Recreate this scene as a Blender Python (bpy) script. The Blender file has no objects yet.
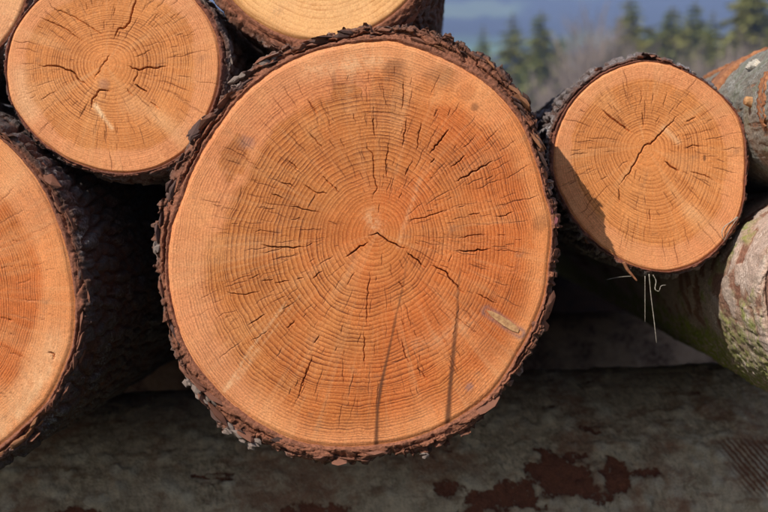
import bpy, bmesh, math, random
import numpy as np
from mathutils import Vector, Euler, Matrix

rnd = random.Random(7)
rng = np.random.default_rng(7)
SC = bpy.context.scene
COL = SC.collection

# ------------------------------------------------------------------ camera, world, sun, exposure
EYE = 1.03            # eye height above the ground
DIST = 1.6             # metres from the eye to the plane of the big cut face (y = 0)
PX = 0.0013            # metres per photo pixel on that plane
VX, VY = 430.0, 200.0  # where lines along +Y vanish in the photo

cam = bpy.data.cameras.new('camera')
camo = bpy.data.objects.new('camera', cam)
COL.objects.link(camo)
camo.location = (0, -DIST, EYE)
camo.rotation_euler = (math.radians(90), 0, 0)
cam.sensor_width = 36.0
cam.lens = (DIST / PX) / 768.0 * 36.0
cam.shift_x = -(VX - 384.0) / 768.0
cam.shift_y = -(256.0 - VY) / 768.0
cam.clip_start = 0.05
cam.clip_end = 6000
cam.dof.use_dof = True
cam.dof.focus_distance = DIST + 0.03
cam.dof.aperture_fstop = 5.0
SC.camera = camo

SUN_EL, SUN_AZ = math.radians(38), math.radians(39.5)   # azimuth: left of straight behind the camera
to_sun = Vector((-math.sin(SUN_AZ) * math.cos(SUN_EL), -math.cos(SUN_AZ) * math.cos(SUN_EL), math.sin(SUN_EL)))
w = bpy.data.worlds.new('World')
SC.world = w
w.use_nodes = True
wn = w.node_tree
sky = wn.nodes.new('ShaderNodeTexSky')
sky.sky_type = 'NISHITA'
sky.sun_disc = False
sky.sun_elevation = SUN_EL
sky.sun_rotation = math.atan2(to_sun.x, to_sun.y)
wn.links.new(sky.outputs[0], wn.nodes['Background'].inputs['Color'])
wn.nodes['Background'].inputs['Strength'].default_value = 0.080
sl = bpy.data.lights.new('sun', 'SUN')
sl.energy = 5.0
sl.angle = math.radians(0.5)
sl.color = (1.0, 0.95, 0.87)
so = bpy.data.objects.new('sun', sl)
COL.objects.link(so)
so.rotation_euler = to_sun.to_track_quat('Z', 'Y').to_euler()
so.location = (-5, -8, 8)
SC.view_settings.view_transform = 'Standard'
SC.view_settings.look = 'None'
SC.view_settings.gamma = 1
SC.view_settings.use_curve_mapping = False
SC.view_settings.exposure = 0.57


def at(px, py, y=0.0):
    """A pixel of the photograph as a world point at depth y."""
    k = PX * (DIST + y) / DIST
    return Vector(((px - VX) * k, y, EYE - (py - VY) * k))


# ------------------------------------------------------------------ numpy noise
def _hash(ix, iy, seed):
    ix = ix.astype(np.uint64); iy = iy.astype(np.uint64)
    h = (ix * np.uint64(374761393) + iy * np.uint64(668265263) + np.uint64(seed * 974634777 + 12345)) & np.uint64(0xffffffff)
    h = ((h ^ (h >> np.uint64(13))) * np.uint64(1274126177)) & np.uint64(0xffffffff)
    h = ((h ^ (h >> np.uint64(15))) * np.uint64(2246822519)) & np.uint64(0xffffffff)
    return ((h ^ (h >> np.uint64(16))) & np.uint64(0xffffff)).astype(np.float64) / 16777215.0


def vnoise(x, y, seed=0, per=None):
    xi = np.floor(x); yi = np.floor(y)
    fx = x - xi; fy = y - yi
    fx = fx * fx * fx * (fx * (fx * 6 - 15) + 10); fy = fy * fy * fy * (fy * (fy * 6 - 15) + 10)
    xi = xi.astype(np.int64); yi = yi.astype(np.int64) + 5000
    if per:
        x0 = xi % per; x1 = (xi + 1) % per
    else:
        x0 = xi + 5000; x1 = x0 + 1
    a = _hash(x0, yi, seed); b = _hash(x1, yi, seed); c = _hash(x0, yi + 1, seed); d = _hash(x1, yi + 1, seed)
    return ((a + (b - a) * fx) * (1 - fy) + (c + (d - c) * fx) * fy) * 2 - 1


def fbm(x, y, seed=0, oct=4, per=None, gain=0.5):
    s = 0; a = 1.0; t = 0
    for o in range(oct):
        f = 2 ** o
        s = s + a * vnoise(x * f, y * f, seed + o * 17, per * f if per else None)
        t += a; a *= gain
    return s / t


def worley(x, y, seed=0, per=None):
    """F1, F2 and the cell's random value."""
    xi = np.floor(x).astype(np.int64); yi = np.floor(y).astype(np.int64)
    f1 = np.full(x.shape, 9.0); f2 = np.full(x.shape, 9.0); cid = np.zeros(x.shape)
    for dx in (-1, 0, 1):
        for dy in (-1, 0, 1):
            cx = xi + dx; cy = yi + dy
            hx = cx % per if per else cx + 5000
            hy = cy + 5000
            jx = _hash(hx, hy, seed); jy = _hash(hx, hy, seed + 1); r = _hash(hx, hy, seed + 2)
            d = np.hypot(cx + jx - x, cy + jy - y)
            closer = d < f1
            f2 = np.where(closer, f1, np.minimum(f2, d))
            cid = np.where(closer, r, cid)
            f1 = np.where(closer, d, f1)
    return f1, f2, cid


def sstep(a, b, x):
    t = np.clip((x - a) / (b - a), 0, 1)
    return t * t * (3 - 2 * t)


# ------------------------------------------------------------------ object helpers
def thing(name, label, cat, loc=(0, 0, 0), group=None):
    o = bpy.data.objects.new(name, None)
    COL.objects.link(o)
    o.location = loc
    o.empty_display_size = 0.05
    o['label'] = label
    o['category'] = cat
    if group:
        o['group'] = group
    return o


def mesh_np(name, co, quads, mat, parent=None, attrs=None, smooth=True):
    me = bpy.data.meshes.new(name)
    co = np.ascontiguousarray(co, dtype=np.float32)
    quads = np.ascontiguousarray(quads, dtype=np.int32)
    me.vertices.add(len(co)); me.vertices.foreach_set('co', co.ravel())
    k = quads.shape[1]
    me.loops.add(quads.size); me.loops.foreach_set('vertex_index', quads.ravel())
    me.polygons.add(len(quads))
    me.polygons.foreach_set('loop_start', np.arange(0, quads.size, k, dtype=np.int32))
    me.update(calc_edges=True)
    me.polygons.foreach_set('use_smooth', np.full(len(quads), smooth, dtype=bool))
    for an, av in (attrs or {}).items():
        a = me.attributes.new(an, 'FLOAT', 'POINT')
        a.data.foreach_set('value', np.ascontiguousarray(av, dtype=np.float32).ravel())
    me.materials.append(mat)
    o = bpy.data.objects.new(name, me)
    COL.objects.link(o)
    if parent:
        o.parent = parent
    return o


def obj_bm(name, bm, mat, parent=None, smooth=False):
    me = bpy.data.meshes.new(name)
    bm.to_mesh(me); bm.free()
    me.polygons.foreach_set('use_smooth', [smooth] * len(me.polygons))
    me.materials.append(mat)
    o = bpy.data.objects.new(name, me)
    COL.objects.link(o)
    if parent:
        o.parent = parent
    return o


# ------------------------------------------------------------------ node helper
class Mat:
    def __init__(self, name):
        self.m = bpy.data.materials.new(name)
        self.m.use_nodes = True
        self.t = self.m.node_tree
        self.b = self.t.nodes['Principled BSDF']
        self.b.inputs['Specular IOR Level'].default_value = 0.25

    def put(self, sock, v):
        if isinstance(v, bpy.types.NodeSocket):
            self.t.links.new(v, sock)
        elif isinstance(v, (tuple, list)) and len(v) == 3 and sock.type == 'RGBA':
            sock.default_value = (*v, 1)
        else:
            sock.default_value = v

    def math(self, op, a, b=0.0, c=0.0, clamp=False):
        n = self.t.nodes.new('ShaderNodeMath'); n.operation = op; n.use_clamp = clamp
        for i, v in enumerate((a, b, c)):
            self.put(n.inputs[i], v)
        return n.outputs[0]

    def mix(self, f, a, b, mode='MIX'):
        n = self.t.nodes.new('ShaderNodeMix'); n.data_type = 'RGBA'; n.blend_type = mode
        self.put(n.inputs[0], f); self.put(n.inputs[6], a); self.put(n.inputs[7], b)
        return n.outputs[2]

    def attr(self, name):
        n = self.t.nodes.new('ShaderNodeAttribute'); n.attribute_name = name
        return n.outputs['Fac']

    def coord(self):
        return self.t.nodes.new('ShaderNodeTexCoord').outputs['Object']

    def mapping(self, v, scale=(1, 1, 1), rot=(0, 0, 0)):
        n = self.t.nodes.new('ShaderNodeMapping')
        self.put(n.inputs[0], v); n.inputs['Scale'].default_value = scale; n.inputs['Rotation'].default_value = rot
        return n.outputs[0]

    def noise(self, v, scale, detail=3, rough=0.55, dist=0.0):
        n = self.t.nodes.new('ShaderNodeTexNoise')
        self.put(n.inputs['Vector'], v)
        n.inputs['Scale'].default_value = scale; n.inputs['Detail'].default_value = detail
        n.inputs['Roughness'].default_value = rough; n.inputs['Distortion'].default_value = dist
        return n.outputs['Fac']

    def white(self, x):
        n = self.t.nodes.new('ShaderNodeTexWhiteNoise'); n.noise_dimensions = '1D'
        self.put(n.inputs['W'], x)
        return n.outputs['Value']

    def rng(self, v, a, b, c=0.0, d=1.0):
        n = self.t.nodes.new('ShaderNodeMapRange'); n.clamp = True; n.interpolation_type = 'SMOOTHSTEP'
        self.put(n.inputs[0], v)
        for i, x in enumerate((a, b, c, d)):
            n.inputs[i + 1].default_value = x
        return n.outputs[0]

    def bump(self, h, strength=0.5, dist=0.002):
        n = self.t.nodes.new('ShaderNodeBump')
        n.inputs['Strength'].default_value = strength; n.inputs['Distance'].default_value = dist
        self.put(n.inputs['Height'], h)
        self.t.links.new(n.outputs[0], self.b.inputs['Normal'])

    def base(self, c, rough=0.8):
        self.put(self.b.inputs['Base Color'], c); self.put(self.b.inputs['Roughness'], rough)


def wood_material(name, sap, heart, late, contrast=0.55, sapcontrast=0.35, heart2=None, sap2=None):
    m = Mat(name)
    co = m.coord()
    ring = m.attr('ring'); hm = m.attr('heart'); st = m.attr('stain_shade'); pale = m.attr('pale'); blue = m.attr('blue'); ray = m.attr('ray')
    nl = m.noise(co, 13, 4, 0.6); nm = m.noise(co, 70, 4, 0.6); nf = m.noise(co, 460, 4, 0.72)
    nff = m.noise(co, 1700, 1)
    fr = m.math('FRACT', ring)
    rr = m.white(m.math('FLOOR', ring))
    up = m.math('POWER', fr, 2.3)
    down = m.rng(fr, 0.95, 1.0, 1.0, 0.0)
    latem = m.math('MULTIPLY', up, down)
    k = m.math('MULTIPLY', latem, m.math('MULTIPLY_ADD', rr, 0.8, 0.6))
    k = m.math('MULTIPLY', k, m.rng(nm, 0.28, 0.72, 0.55, 1.2))
    k = m.math('MULTIPLY', k, m.math('MULTIPLY_ADD', hm, contrast - sapcontrast, sapcontrast), clamp=True)
    tone = m.attr('tone')
    c = m.mix(hm, m.mix(tone, sap, sap2 or sap), m.mix(tone, heart, heart2 or heart))
    k = m.math('MULTIPLY', k, m.attr('ringk'), clamp=True)
    # bands of years with a slightly different tone
    rr2 = m.white(m.math('FLOOR', m.math('MULTIPLY', ring, 0.22)))
    c = m.mix(m.math('MULTIPLY', rr2, 0.22), c, m.mix(0.5, c, late))
    c = m.mix(m.rng(nl, 0.45, 0.70, 0.0, 0.55), c, m.mix(0.5, (0.80, 0.36, 0.12), c))
    c = m.mix(m.rng(nl, 0.28, 0.5, 0.42, 0.0), c, m.mix(0.6, c, late))
    c = m.mix(m.math('MULTIPLY', m.math('SUBTRACT', 1.0, fr), 0.22), c, (0.90, 0.43, 0.15))
    c = m.mix(k, c, late)
    c = m.mix(m.math('MULTIPLY', ray, 1.0, clamp=True), c, (0.82, 0.46, 0.21))
    c = m.mix(pale, c, (0.88, 0.54, 0.28))
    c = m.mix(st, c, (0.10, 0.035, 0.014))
    c = m.mix(m.attr('hairs'), c, (0.13, 0.035, 0.012))
    c = m.mix(blue, c, (0.20, 0.13, 0.125))
    dirt = m.math('MULTIPLY', m.rng(m.noise(co, 26, 6, 0.72), 0.54, 0.70, 0.0, 0.40), m.rng(nm, 0.40, 0.62))
    c = m.mix(dirt, c, (0.26, 0.12, 0.065))
    c = m.mix(m.rng(nf, 0.30, 0.50, 0.42, 0.0), c, late)
    c = m.mix(1.0, c, m.rng(nf, 0.48, 0.72, 0.98, 1.30), 'MULTIPLY')
    # glints of cut fibres, painted in as pale specks
    c = m.mix(m.rng(nff, 0.70, 0.82, 0.0, 0.7), c, (0.9, 0.72, 0.52))
    c = m.mix(m.rng(nff, 0.16, 0.26, 0.45, 0.0), c, late)
    m.base(c, 0.72)
    h = m.math('ADD', m.math('MULTIPLY', latem, 0.35), m.math('ADD', m.math('MULTIPLY', nf, 1.1), m.math('MULTIPLY', nff, 0.7)))
    m.bump(h, 0.22, 0.0004)
    return m.m


def bark_material(name, inner, mid, outer, pale, moss=None, palek=0.35, rough=0.9):
    m = Mat(name)
    co = m.coord()
    crust = m.attr('crust'); pid = m.attr('plate'); g = m.attr('green')
    n1 = m.noise(co, 55, 5, 0.65); n2 = m.noise(co, 260, 4, 0.65); n3 = m.noise(co, 18, 3)
    n4 = m.noise(co, 900, 2)
    e = m.math('ADD', crust, m.math('MULTIPLY', m.math('SUBTRACT', n1, 0.5), 0.9))
    c = m.mix(m.rng(e, 0.15, 0.5), inner, mid)
    c = m.mix(m.rng(e, 0.55, 0.95), c, outer)
    c = m.mix(m.math('MULTIPLY', pid, 0.45), c, m.mix(0.5, c, mid))
    pm = m.math('MULTIPLY', m.rng(n3, 0.50, 0.68), m.rng(n2, 0.45, 0.62))
    c = m.mix(m.math('MULTIPLY', m.math('MULTIPLY', pm, palek), m.rng(crust, 0.4, 0.8)), c, pale)
    c = m.mix(1.0, c, m.rng(n2, 0.28, 0.75, 0.6, 1.35), 'MULTIPLY')
    if moss:
        gm = m.math('MULTIPLY', g, m.rng(n1, 0.36, 0.56))
        c = m.mix(gm, c, m.mix(n2, moss, (moss[0] * 2.2, moss[1] * 2.0, moss[2] * 1.6)))
    m.base(c, rough)
    m.bump(m.math('ADD', n1, m.math('ADD', m.math('MULTIPLY', n2, 0.7), m.math('MULTIPLY', n4, 0.3))), 0.8, 0.004)
    return m.m


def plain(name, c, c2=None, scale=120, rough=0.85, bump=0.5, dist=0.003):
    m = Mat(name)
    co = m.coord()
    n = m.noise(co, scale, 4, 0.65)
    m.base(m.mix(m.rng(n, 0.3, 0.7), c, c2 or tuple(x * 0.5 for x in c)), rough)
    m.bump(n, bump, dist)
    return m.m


# ------------------------------------------------------------------ materials
W_RED = wood_material('larch_wood', (0.72, 0.232, 0.084), (0.56, 0.168, 0.035), (0.14, 0.024, 0.003), 1.0, 0.62, (0.63, 0.136, 0.022), (0.77, 0.220, 0.052))
W_TAN = wood_material('tan_wood', (0.78, 0.296, 0.122), (0.68, 0.228, 0.060), (0.22, 0.052, 0.008), 1.0, 0.55)
W_PALE = wood_material('pale_wood', (0.92, 0.49, 0.19), (0.90, 0.49, 0.195), (0.54, 0.19, 0.04), 0.95, 0.9)
BARK_RED = bark_material('red_brown_bark', (0.32, 0.122, 0.066), (0.21, 0.086, 0.050), (0.135, 0.095, 0.078), (0.42, 0.40, 0.37), palek=0.5)
BARK_DARK = bark_material('dark_grey_bark', (0.24, 0.085, 0.05), (0.15, 0.085, 0.066), (0.24, 0.205, 0.195), (0.46, 0.44, 0.43), palek=0.9)
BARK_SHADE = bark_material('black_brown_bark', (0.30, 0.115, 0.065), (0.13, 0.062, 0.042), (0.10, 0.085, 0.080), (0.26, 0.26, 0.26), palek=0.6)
BARK_GREY = bark_material('smooth_grey_bark', (0.36, 0.17, 0.09), (0.24, 0.20, 0.155), (0.30, 0.285, 0.24), (0.47, 0.46, 0.42), (0.08, 0.10, 0.03), palek=0.9)
BARK_MOSS = bark_material('mossy_pink_bark', (0.30, 0.14, 0.09), (0.50, 0.34, 0.25), (0.58, 0.44, 0.355), (0.76, 0.66, 0.57), (0.16, 0.19, 0.03), palek=0.8)
FLAKE_RED = plain('bark_flake_red', (0.36, 0.155, 0.092), (0.15, 0.062, 0.040), 240, dist=0.002)
FLAKE_DARK = plain('bark_flake_dark', (0.16, 0.085, 0.065), (0.07, 0.045, 0.04), 160, dist=0.002)
FLAKE_PALE = plain('bark_flake_lichen', (0.36, 0.28, 0.235), (0.17, 0.115, 0.09), 260, dist=0.002)
FLAKE_ORANGE = plain('bark_flake_orange', (0.42, 0.19, 0.09), (0.22, 0.085, 0.04), 160, dist=0.002)
RESIN = plain('resin', (0.33, 0.12, 0.12), (0.17, 0.05, 0.055), 150, 0.45)
KNOT = plain('knot_wood', (0.58, 0.32, 0.14), (0.36, 0.17, 0.075), 200, bump=0.3)
FIBRE = plain('pale_fibre', (0.50, 0.45, 0.37), (0.30, 0.25, 0.19), 300)
STRIP = plain('torn_inner_bark', (0.46, 0.20, 0.09), (0.25, 0.095, 0.045), 140)
CHIP = plain('pale_chip', (0.75, 0.70, 0.62), (0.6, 0.52, 0.42), 200)

# ------------------------------------------------------------------ outlines
TH = np.linspace(-np.pi, np.pi, 4096, endpoint=False)


def polar_table(pts, cx, cz, blur=0.0):
    """Local outline points -> radius for each angle of TH about (cx, cz)."""
    p = np.asarray(pts, float)
    a = np.arctan2(p[:, 1] - cz, p[:, 0] - cx); r = np.hypot(p[:, 0] - cx, p[:, 1] - cz)
    o = np.argsort(a); a = a[o]; r = r[o]
    # periodic Catmull-Rom in the angle
    A = np.concatenate([a[-3:] - 2 * np.pi, a, a[:3] + 2 * np.pi]); Rr = np.concatenate([r[-3:], r, r[:3]])
    t = np.interp(TH, A, Rr)
    if blur > 0:
        sg = blur / (TH[1] - TH[0])
        k = np.arange(-int(3 * sg), int(3 * sg) + 1); g = np.exp(-0.5 * (k / sg) ** 2); g /= g.sum()
        n = len(k) // 2
        t = np.convolve(np.concatenate([t[-n:], t, t[:n]]), g, 'valid')
    return t


def look(tab, th):
    return np.interp(th, np.concatenate([TH, [np.pi]]), np.concatenate([tab, tab[:1]]))


def circle_pts(cx, cy, r, a0, a1, n):
    """Photo pixels on a circle, angles in degrees counted in the picture with y down."""
    return [(cx + r * math.cos(math.radians(a)), cy + r * math.sin(math.radians(a))) for a in np.linspace(a0, a1, n)]


# ------------------------------------------------------------------ cut face
def build_face(root, Lw, pith, n, mat, widths, cracks, hair, heart_q, seed, extra=None, relief=1.0, pithr=0.0, y0=0.0, nowarp=False):
    lin = np.linspace(-1, 1, n)
    A, B = np.meshgrid(lin, lin, indexing='ij')
    big = np.abs(A) > np.abs(B)
    with np.errstate(divide='ignore', invalid='ignore'):
        r = np.where(big, A, B)
        phi = np.where(big, (np.pi / 4) * (B / np.where(A == 0, 1, A)), np.pi / 2 - (np.pi / 4) * (A / np.where(B == 0, 1, B)))
    ux = r * np.cos(phi); uz = r * np.sin(phi)
    rad = np.hypot(ux, uz); th = np.arctan2(uz, ux)
    Rw = look(Lw, th)
    X = (rad * Rw * np.cos(th)).ravel(); Z = (rad * Rw * np.sin(th)).ravel(); rad = rad.ravel()
    # rings about the pith, taking on the outline's shape outwards
    out = np.stack([Lw * np.cos(TH), Lw * np.sin(TH)], 1)
    Rp = polar_table(out, pith[0], pith[1], 0.10)
    dx = X - pith[0]; dz = Z - pith[1]
    d = np.hypot(dx, dz); pa = np.arctan2(dz, dx)
    Rm = Rp.mean()
    q = d / look(Rp, pa)
    q = q + (0.020 * fbm(X / 0.07, Z / 0.07, seed, 3) + 0.0050 * fbm(X / 0.014, Z / 0.014, seed + 5, 3)) * sstep(0.02, 0.3, q)
    rr = np.random.default_rng(seed)
    qs = [0.0]; i = 0
    while qs[-1] < 1.2:
        base = np.interp(qs[-1], [0, 0.35, 0.7, 1.0], widths)
        qs.append(qs[-1] + base / Rm * (0.45 + 0.75 * rr.random() + 0.4 * rr.random() ** 3)); i += 1
    ring = np.interp(q, qs, np.arange(len(qs)))
    hq, hwid = heart_q(pa) if callable(heart_q) else (heart_q, 0.03)
    heart = 1 - sstep(hq - hwid, hq + hwid, q + 0.05 * fbm(X / 0.07, Z / 0.07, seed + 9, 3) + 0.03 * fbm(pa * 6, q * 3, seed + 31, 3))
    stain_shade = np.zeros_like(X); pale = np.zeros_like(X); blue = np.zeros_like(X)
    tone = np.clip(0.5 + 0.75 * np.cos(pa + 0.35) * sstep(0.1, 0.55, q) + 0.7 * fbm(X / 0.06, Z / 0.06, seed + 40, 3), 0, 1)
    ringk = (0.35 + 0.65 * sstep(0.05, 0.38, q)) * np.clip(0.85 + 0.8 * fbm(X / 0.05, Z / 0.05, seed + 41, 3), 0.35, 1.25)
    # fine radial ray streaks and a few broad paler sectors
    ray = 0.20 * np.clip(fbm(pa * 40, q * 3, seed + 3, 3), 0, 1) * sstep(0.1, 0.5, q)
    ray += 0.35 * np.clip(fbm(pa * 5, q * 1.5, seed + 4, 2) - 0.15, 0, 1)
    Y = np.zeros_like(X)
    Y += relief * (0.0016 * fbm(X / 0.06, Z / 0.06, seed + 20, 2) + 0.00016 * fbm(X / 0.006, Z / 0.006, seed + 21, 2))
    Y += 0.0035 * sstep(0.965, 1.0, rad) ** 2        # the saw rounded the rim a little
    saw = np.clip(fbm(X / 0.09, Z / 0.09, seed + 23, 2) + 0.05, 0, 1)
    Y += relief * 0.00030 * np.sin((X * 0.80 + Z * 0.6) / 0.0016 + 3 * fbm(X / 0.08, Z / 0.08, seed + 22, 2)) * saw
    Y += relief * 0.00035 * fbm(X / 0.0022, Z / 0.0022, seed + 24, 2) * np.clip(fbm(X / 0.05, Z / 0.05, seed + 25, 3) * 1.6, 0, 1)
    # cracks are carved into the wood
    depth = np.zeros_like(X); hairs = np.zeros_like(X)

    def carve(poly, hw, dp, dark=0.0):
        p = np.asarray(poly, float)
        seg = np.hypot(*(p[1:] - p[:-1]).T); tot = seg.sum()
        if tot <= 0:
            return
        s0 = 0.0
        for j in range(len(seg)):
            a, b = p[j], p[j + 1]
            lo = np.minimum(a, b) - hw * 1.2; hi = np.maximum(a, b) + hw * 1.2
            idx = np.nonzero((X > lo[0]) & (X < hi[0]) & (Z > lo[1]) & (Z < hi[1]))[0]
            if len(idx):
                v = b - a; L2 = max(v @ v, 1e-12)
                px = X[idx] - a[0]; pz = Z[idx] - a[1]
                t = np.clip((px * v[0] + pz * v[1]) / L2, 0, 1)
                dd = np.hypot(px - t * v[0], pz - t * v[1])
                s = (s0 + t * seg[j]) / tot
                prof = np.clip(np.minimum(s, 1 - s) * 4, 0.10, 1)
                hh = hw * (0.5 + 0.5 * prof)
                if dark:
                    hairs[idx] = np.maximum(hairs[idx], dark * prof * np.clip(1.6 - dd / hw * 1.3, 0, 1))
                depth[idx] = np.maximum(depth[idx], dp * prof * np.clip(1.25 - dd / hh * 1.25, 0, 1))
            s0 += seg[j]

    def rough_line(poly, amp, step):
        p = [np.asarray(a, float) for a in poly]; o = [p[0]]
        for a, b in zip(p[:-1], p[1:]):
            L = np.linalg.norm(b - a); k = max(1, int(L / step))
            nrm = np.array([-(b - a)[1], (b - a)[0]]) / max(L, 1e-9)
            for i in range(1, k + 1):
                o.append(a + (b - a) * i / k + nrm * (rr.random() - 0.5) * 2 * amp * (i < k))
        return o

    for hw, dp, poly in cracks:
        carve(rough_line(poly, 0.0011, 0.0035), hw, dp, 0.5 if dp < 0.003 else 0.0)
    nh, q0, q1 = hair
    for _ in range(nh):
        a = rr.random() * 2 * np.pi - np.pi
        qq = q0 + (q1 - q0) * rr.random() ** 0.8
        R = float(look(Rp, np.array([a]))[0])
        L = (0.010 + 0.040 * rr.random() ** 2)
        pts = []; s = qq * R; aa = a
        while s < qq * R + L:
            pts.append((pith[0] + s * math.cos(aa), pith[1] + s * math.sin(aa)))
            s += 0.0035
            aa += (rr.random() - 0.5) * 0.0020 / max(s, 0.02)
            if rr.random() < 0.12:
                aa += (rr.random() - 0.5) * 0.003 / max(s, 0.02)
        if len(pts) > 1:
            wv = rr.random()
            carve(pts, 0.00046 + 0.00012 * wv, 0.0004 + 0.0010 * wv ** 2, 0.35 + 0.45 * wv)
        if rr.random() < 0.06:      # a short shake along the ring
            s = qq * R + L * rr.random(); pts = [(pith[0] + s * math.cos(a + t), pith[1] + s * math.sin(a + t)) for t in np.linspace(0, (0.006 + 0.012 * rr.random()) / s, 4)]
            carve(pts, 0.0005, 0.0006, 0.5)
    Y += depth
    if extra:
        extra(X, Z, stain_shade, pale, blue, heart, Y, q, pa)
    if pithr:
        stain_shade = np.maximum(stain_shade, 0.7 * (1 - sstep(pithr * 0.5, pithr, d)))
    for arr in (stain_shade, pale, blue):
        np.clip(arr, 0, 1, out=arr)
    co = np.stack([X, Y + y0, Z], 1)
    idx = np.arange(n * n).reshape(n, n)
    quads = np.stack([idx[:-1, :-1], idx[1:, :-1], idx[1:, 1:], idx[:-1, 1:]], -1).reshape(-1, 4)
    return mesh_np('cut_face', co, quads, mat, root, dict(ring=ring, heart=heart, stain_shade=stain_shade, pale=pale, blue=blue, ray=ray, tone=tone, ringk=ringk, hairs=hairs))


# ------------------------------------------------------------------ bark
def build_bark(root, Lw, Lb, N, ys, mat, seed, amp=0.006, plate=(0.016, 0.045), rag=0.004, na=16, front=0.010, chunk=0.012, style='plate', hook=None, pits=()):
    th = -np.pi + 2 * np.pi * np.arange(N) / N
    rw = look(Lw, th); rb0 = look(Lb, th)
    R = rb0.mean(); per = 2 * np.pi * R
    u = (th + np.pi) / (2 * np.pi)      # 0..1 round the log
    c1 = max(8, int(per / 0.011)); c2 = max(8, int(per / 0.004))
    _, _, i1 = worley(u * c1, np.full(N, 0.5), seed + 1, c1)
    ragv = rag * ((i1 - 0.6) * 1.4 + 0.6 * vnoise(u * c2, np.full(N, 0.3), seed + 2, c2) + 0.9 * fbm(u * 24, np.full(N, 0.7), seed + 3, 2, 24))
    rb = np.maximum(rb0 + ragv, rw + 0.0025)
    T = np.concatenate([[-0.02], np.linspace(0, 1, na)])
    TT, THm = np.meshgrid(T, th, indexing='ij'); U = np.broadcast_to(u, TT.shape)
    thick = rb - rw
    RHO = rw + np.maximum(TT, 0) * thick
    RHO[0] = rw - 0.004
    cu = max(6, int(per / chunk))
    wv = fbm(U * 26, RHO / 0.012, seed + 7, 3, 26)
    f1, f2, ci = worley(U * cu + 0.5 * wv, RHO / (chunk * 0.24) + 1.2 * wv, seed + 4, cu)
    edge = 1 - sstep(0.0, 0.13, f2 - f1)
    tt = np.clip(TT, 0, 1)
    vary = 0.5 + 0.5 * fbm(U * 14, TT * 0 + 0.2, seed + 8, 3, 14)
    YF = front * (tt ** 1.6) * (0.35 + 1.3 * vary) + chunk * 0.46 * (ci - 0.5) * sstep(0.12, 0.6, tt) + chunk * 0.16 * edge * sstep(0.1, 0.4, tt)
    YF += 0.0016 * fbm(U * int(per / 0.010), RHO / 0.004, seed + 9, 3, max(4, int(per / 0.010)))
    t0 = 0.34 + 0.22 * fbm(U * 9, TT * 0 + 0.9, seed + 10, 2, 9)
    gm = sstep(-0.1, 0.3, fbm(U * 12, TT * 0 + 1.4, seed + 11, 2, 12))
    YF += 0.012 * gm * np.exp(-((tt - t0) / 0.07) ** 2)
    YF += 0.0025 * np.exp(-(tt / 0.07) ** 2)       # a hairline seam between wood and bark
    YF[0] += 0.006
    for (pa, pw, pt, pd) in pits:
        da = np.abs((THm - pa + np.pi) % (2 * np.pi) - np.pi)
        YF += pd * np.exp(-(da / pw) ** 4) * np.exp(-((tt - pt) / 0.28) ** 4)
    crF = sstep(0.15, 1.0, tt) * 0.72 + 0.12 * (ci - 0.5)
    # the long side
    ys = np.asarray(ys)
    YY, THs = np.meshgrid(ys, th, indexing='ij'); US = np.broadcast_to(u, YY.shape)
    cs = max(6, int(per / plate[0]))
    wob = 0.5 * fbm(US * 30, YY / 0.05, seed + 12, 3, 30)
    g1, g2, gi = worley(US * cs + wob, YY / plate[1] + 0.4 * wob, seed + 13, cs)
    fine = fbm(US * per / 0.008, YY / 0.016, seed + 14, 3, max(4, int(per / 0.008)))
    big = fbm(US * 6, YY / 0.35, seed + 15, 2, 6)
    plat = sstep(0.02, 0.30, g2 - g1)
    disp = amp * (plat * (0.55 + 0.9 * gi) - 0.7) + amp * 0.35 * fine + 0.004 * big
    if style == 'smooth':
        disp = amp * (0.8 * fine + 0.5 * fbm(US * 40, YY / 0.03, seed + 16, 3, 40)) + 0.006 * big + amp * 0.5 * (plat - 1) * (gi > 0.72)
    fade = np.exp(-YY / 0.03)
    RS = rb0 + ragv * fade + disp * (1 - np.exp(-YY / 0.012))
    YS = YF[-1] * np.exp(-YY / 0.04) + YY
    crS = 0.45 + 0.5 * plat * (0.6 + 0.4 * gi) if style != 'smooth' else 0.75 + 0.25 * fine
    green = np.zeros_like(crS)
    if hook:
        RS, crS, green = hook(THs, YY, US, RS, crS, green)
    RHO = np.concatenate([RHO, RS]); YA = np.concatenate([YF, YS]); TA = np.concatenate([THm, THs])
    cr = np.concatenate([crF, crS]); pl = np.concatenate([ci, gi]); gr = np.concatenate([np.zeros_like(crF), green])
    co = np.stack([RHO * np.cos(TA), YA, RHO * np.sin(TA)], -1).reshape(-1, 3)
    m = RHO.shape[0]
    i = np.arange(m * N).reshape(m, N); j = np.roll(i, -1, axis=1)
    quads = np.stack([i[:-1], i[1:], j[1:], j[:-1]], -1).reshape(-1, 4)
    return mesh_np('bark', co, quads, mat, root, dict(crust=cr, plate=pl, green=gr))


def yrows(fine, fend, length, grow=1.12):
    y = [0.001]; d = fine
    while y[-1] < length:
        y.append(y[-1] + d)
        if y[-1] > fend:
            d = min(d * grow, 0.25)
    y[-1] = length
    return y


# ------------------------------------------------------------------ bark flakes: few shared meshes, many small parts
def chunk_mesh(seed, mat):
    r = random.Random(seed)
    bm = bmesh.new()
    for _ in range(24):
        v = Vector((r.gauss(0, 1), r.gauss(0, 1), r.gauss(0, 1))).normalized() * r.uniform(0.75, 1.2)
        bm.verts.new((v.x, v.y, v.z))
    bmesh.ops.convex_hull(bm, input=bm.verts)
    for v in [v for v in bm.verts if not v.link_faces]:
        bm.verts.remove(v)
    me = bpy.data.meshes.new('bark_flake')
    bm.to_mesh(me); bm.free()
    me.materials.append(mat)
    return me


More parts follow.
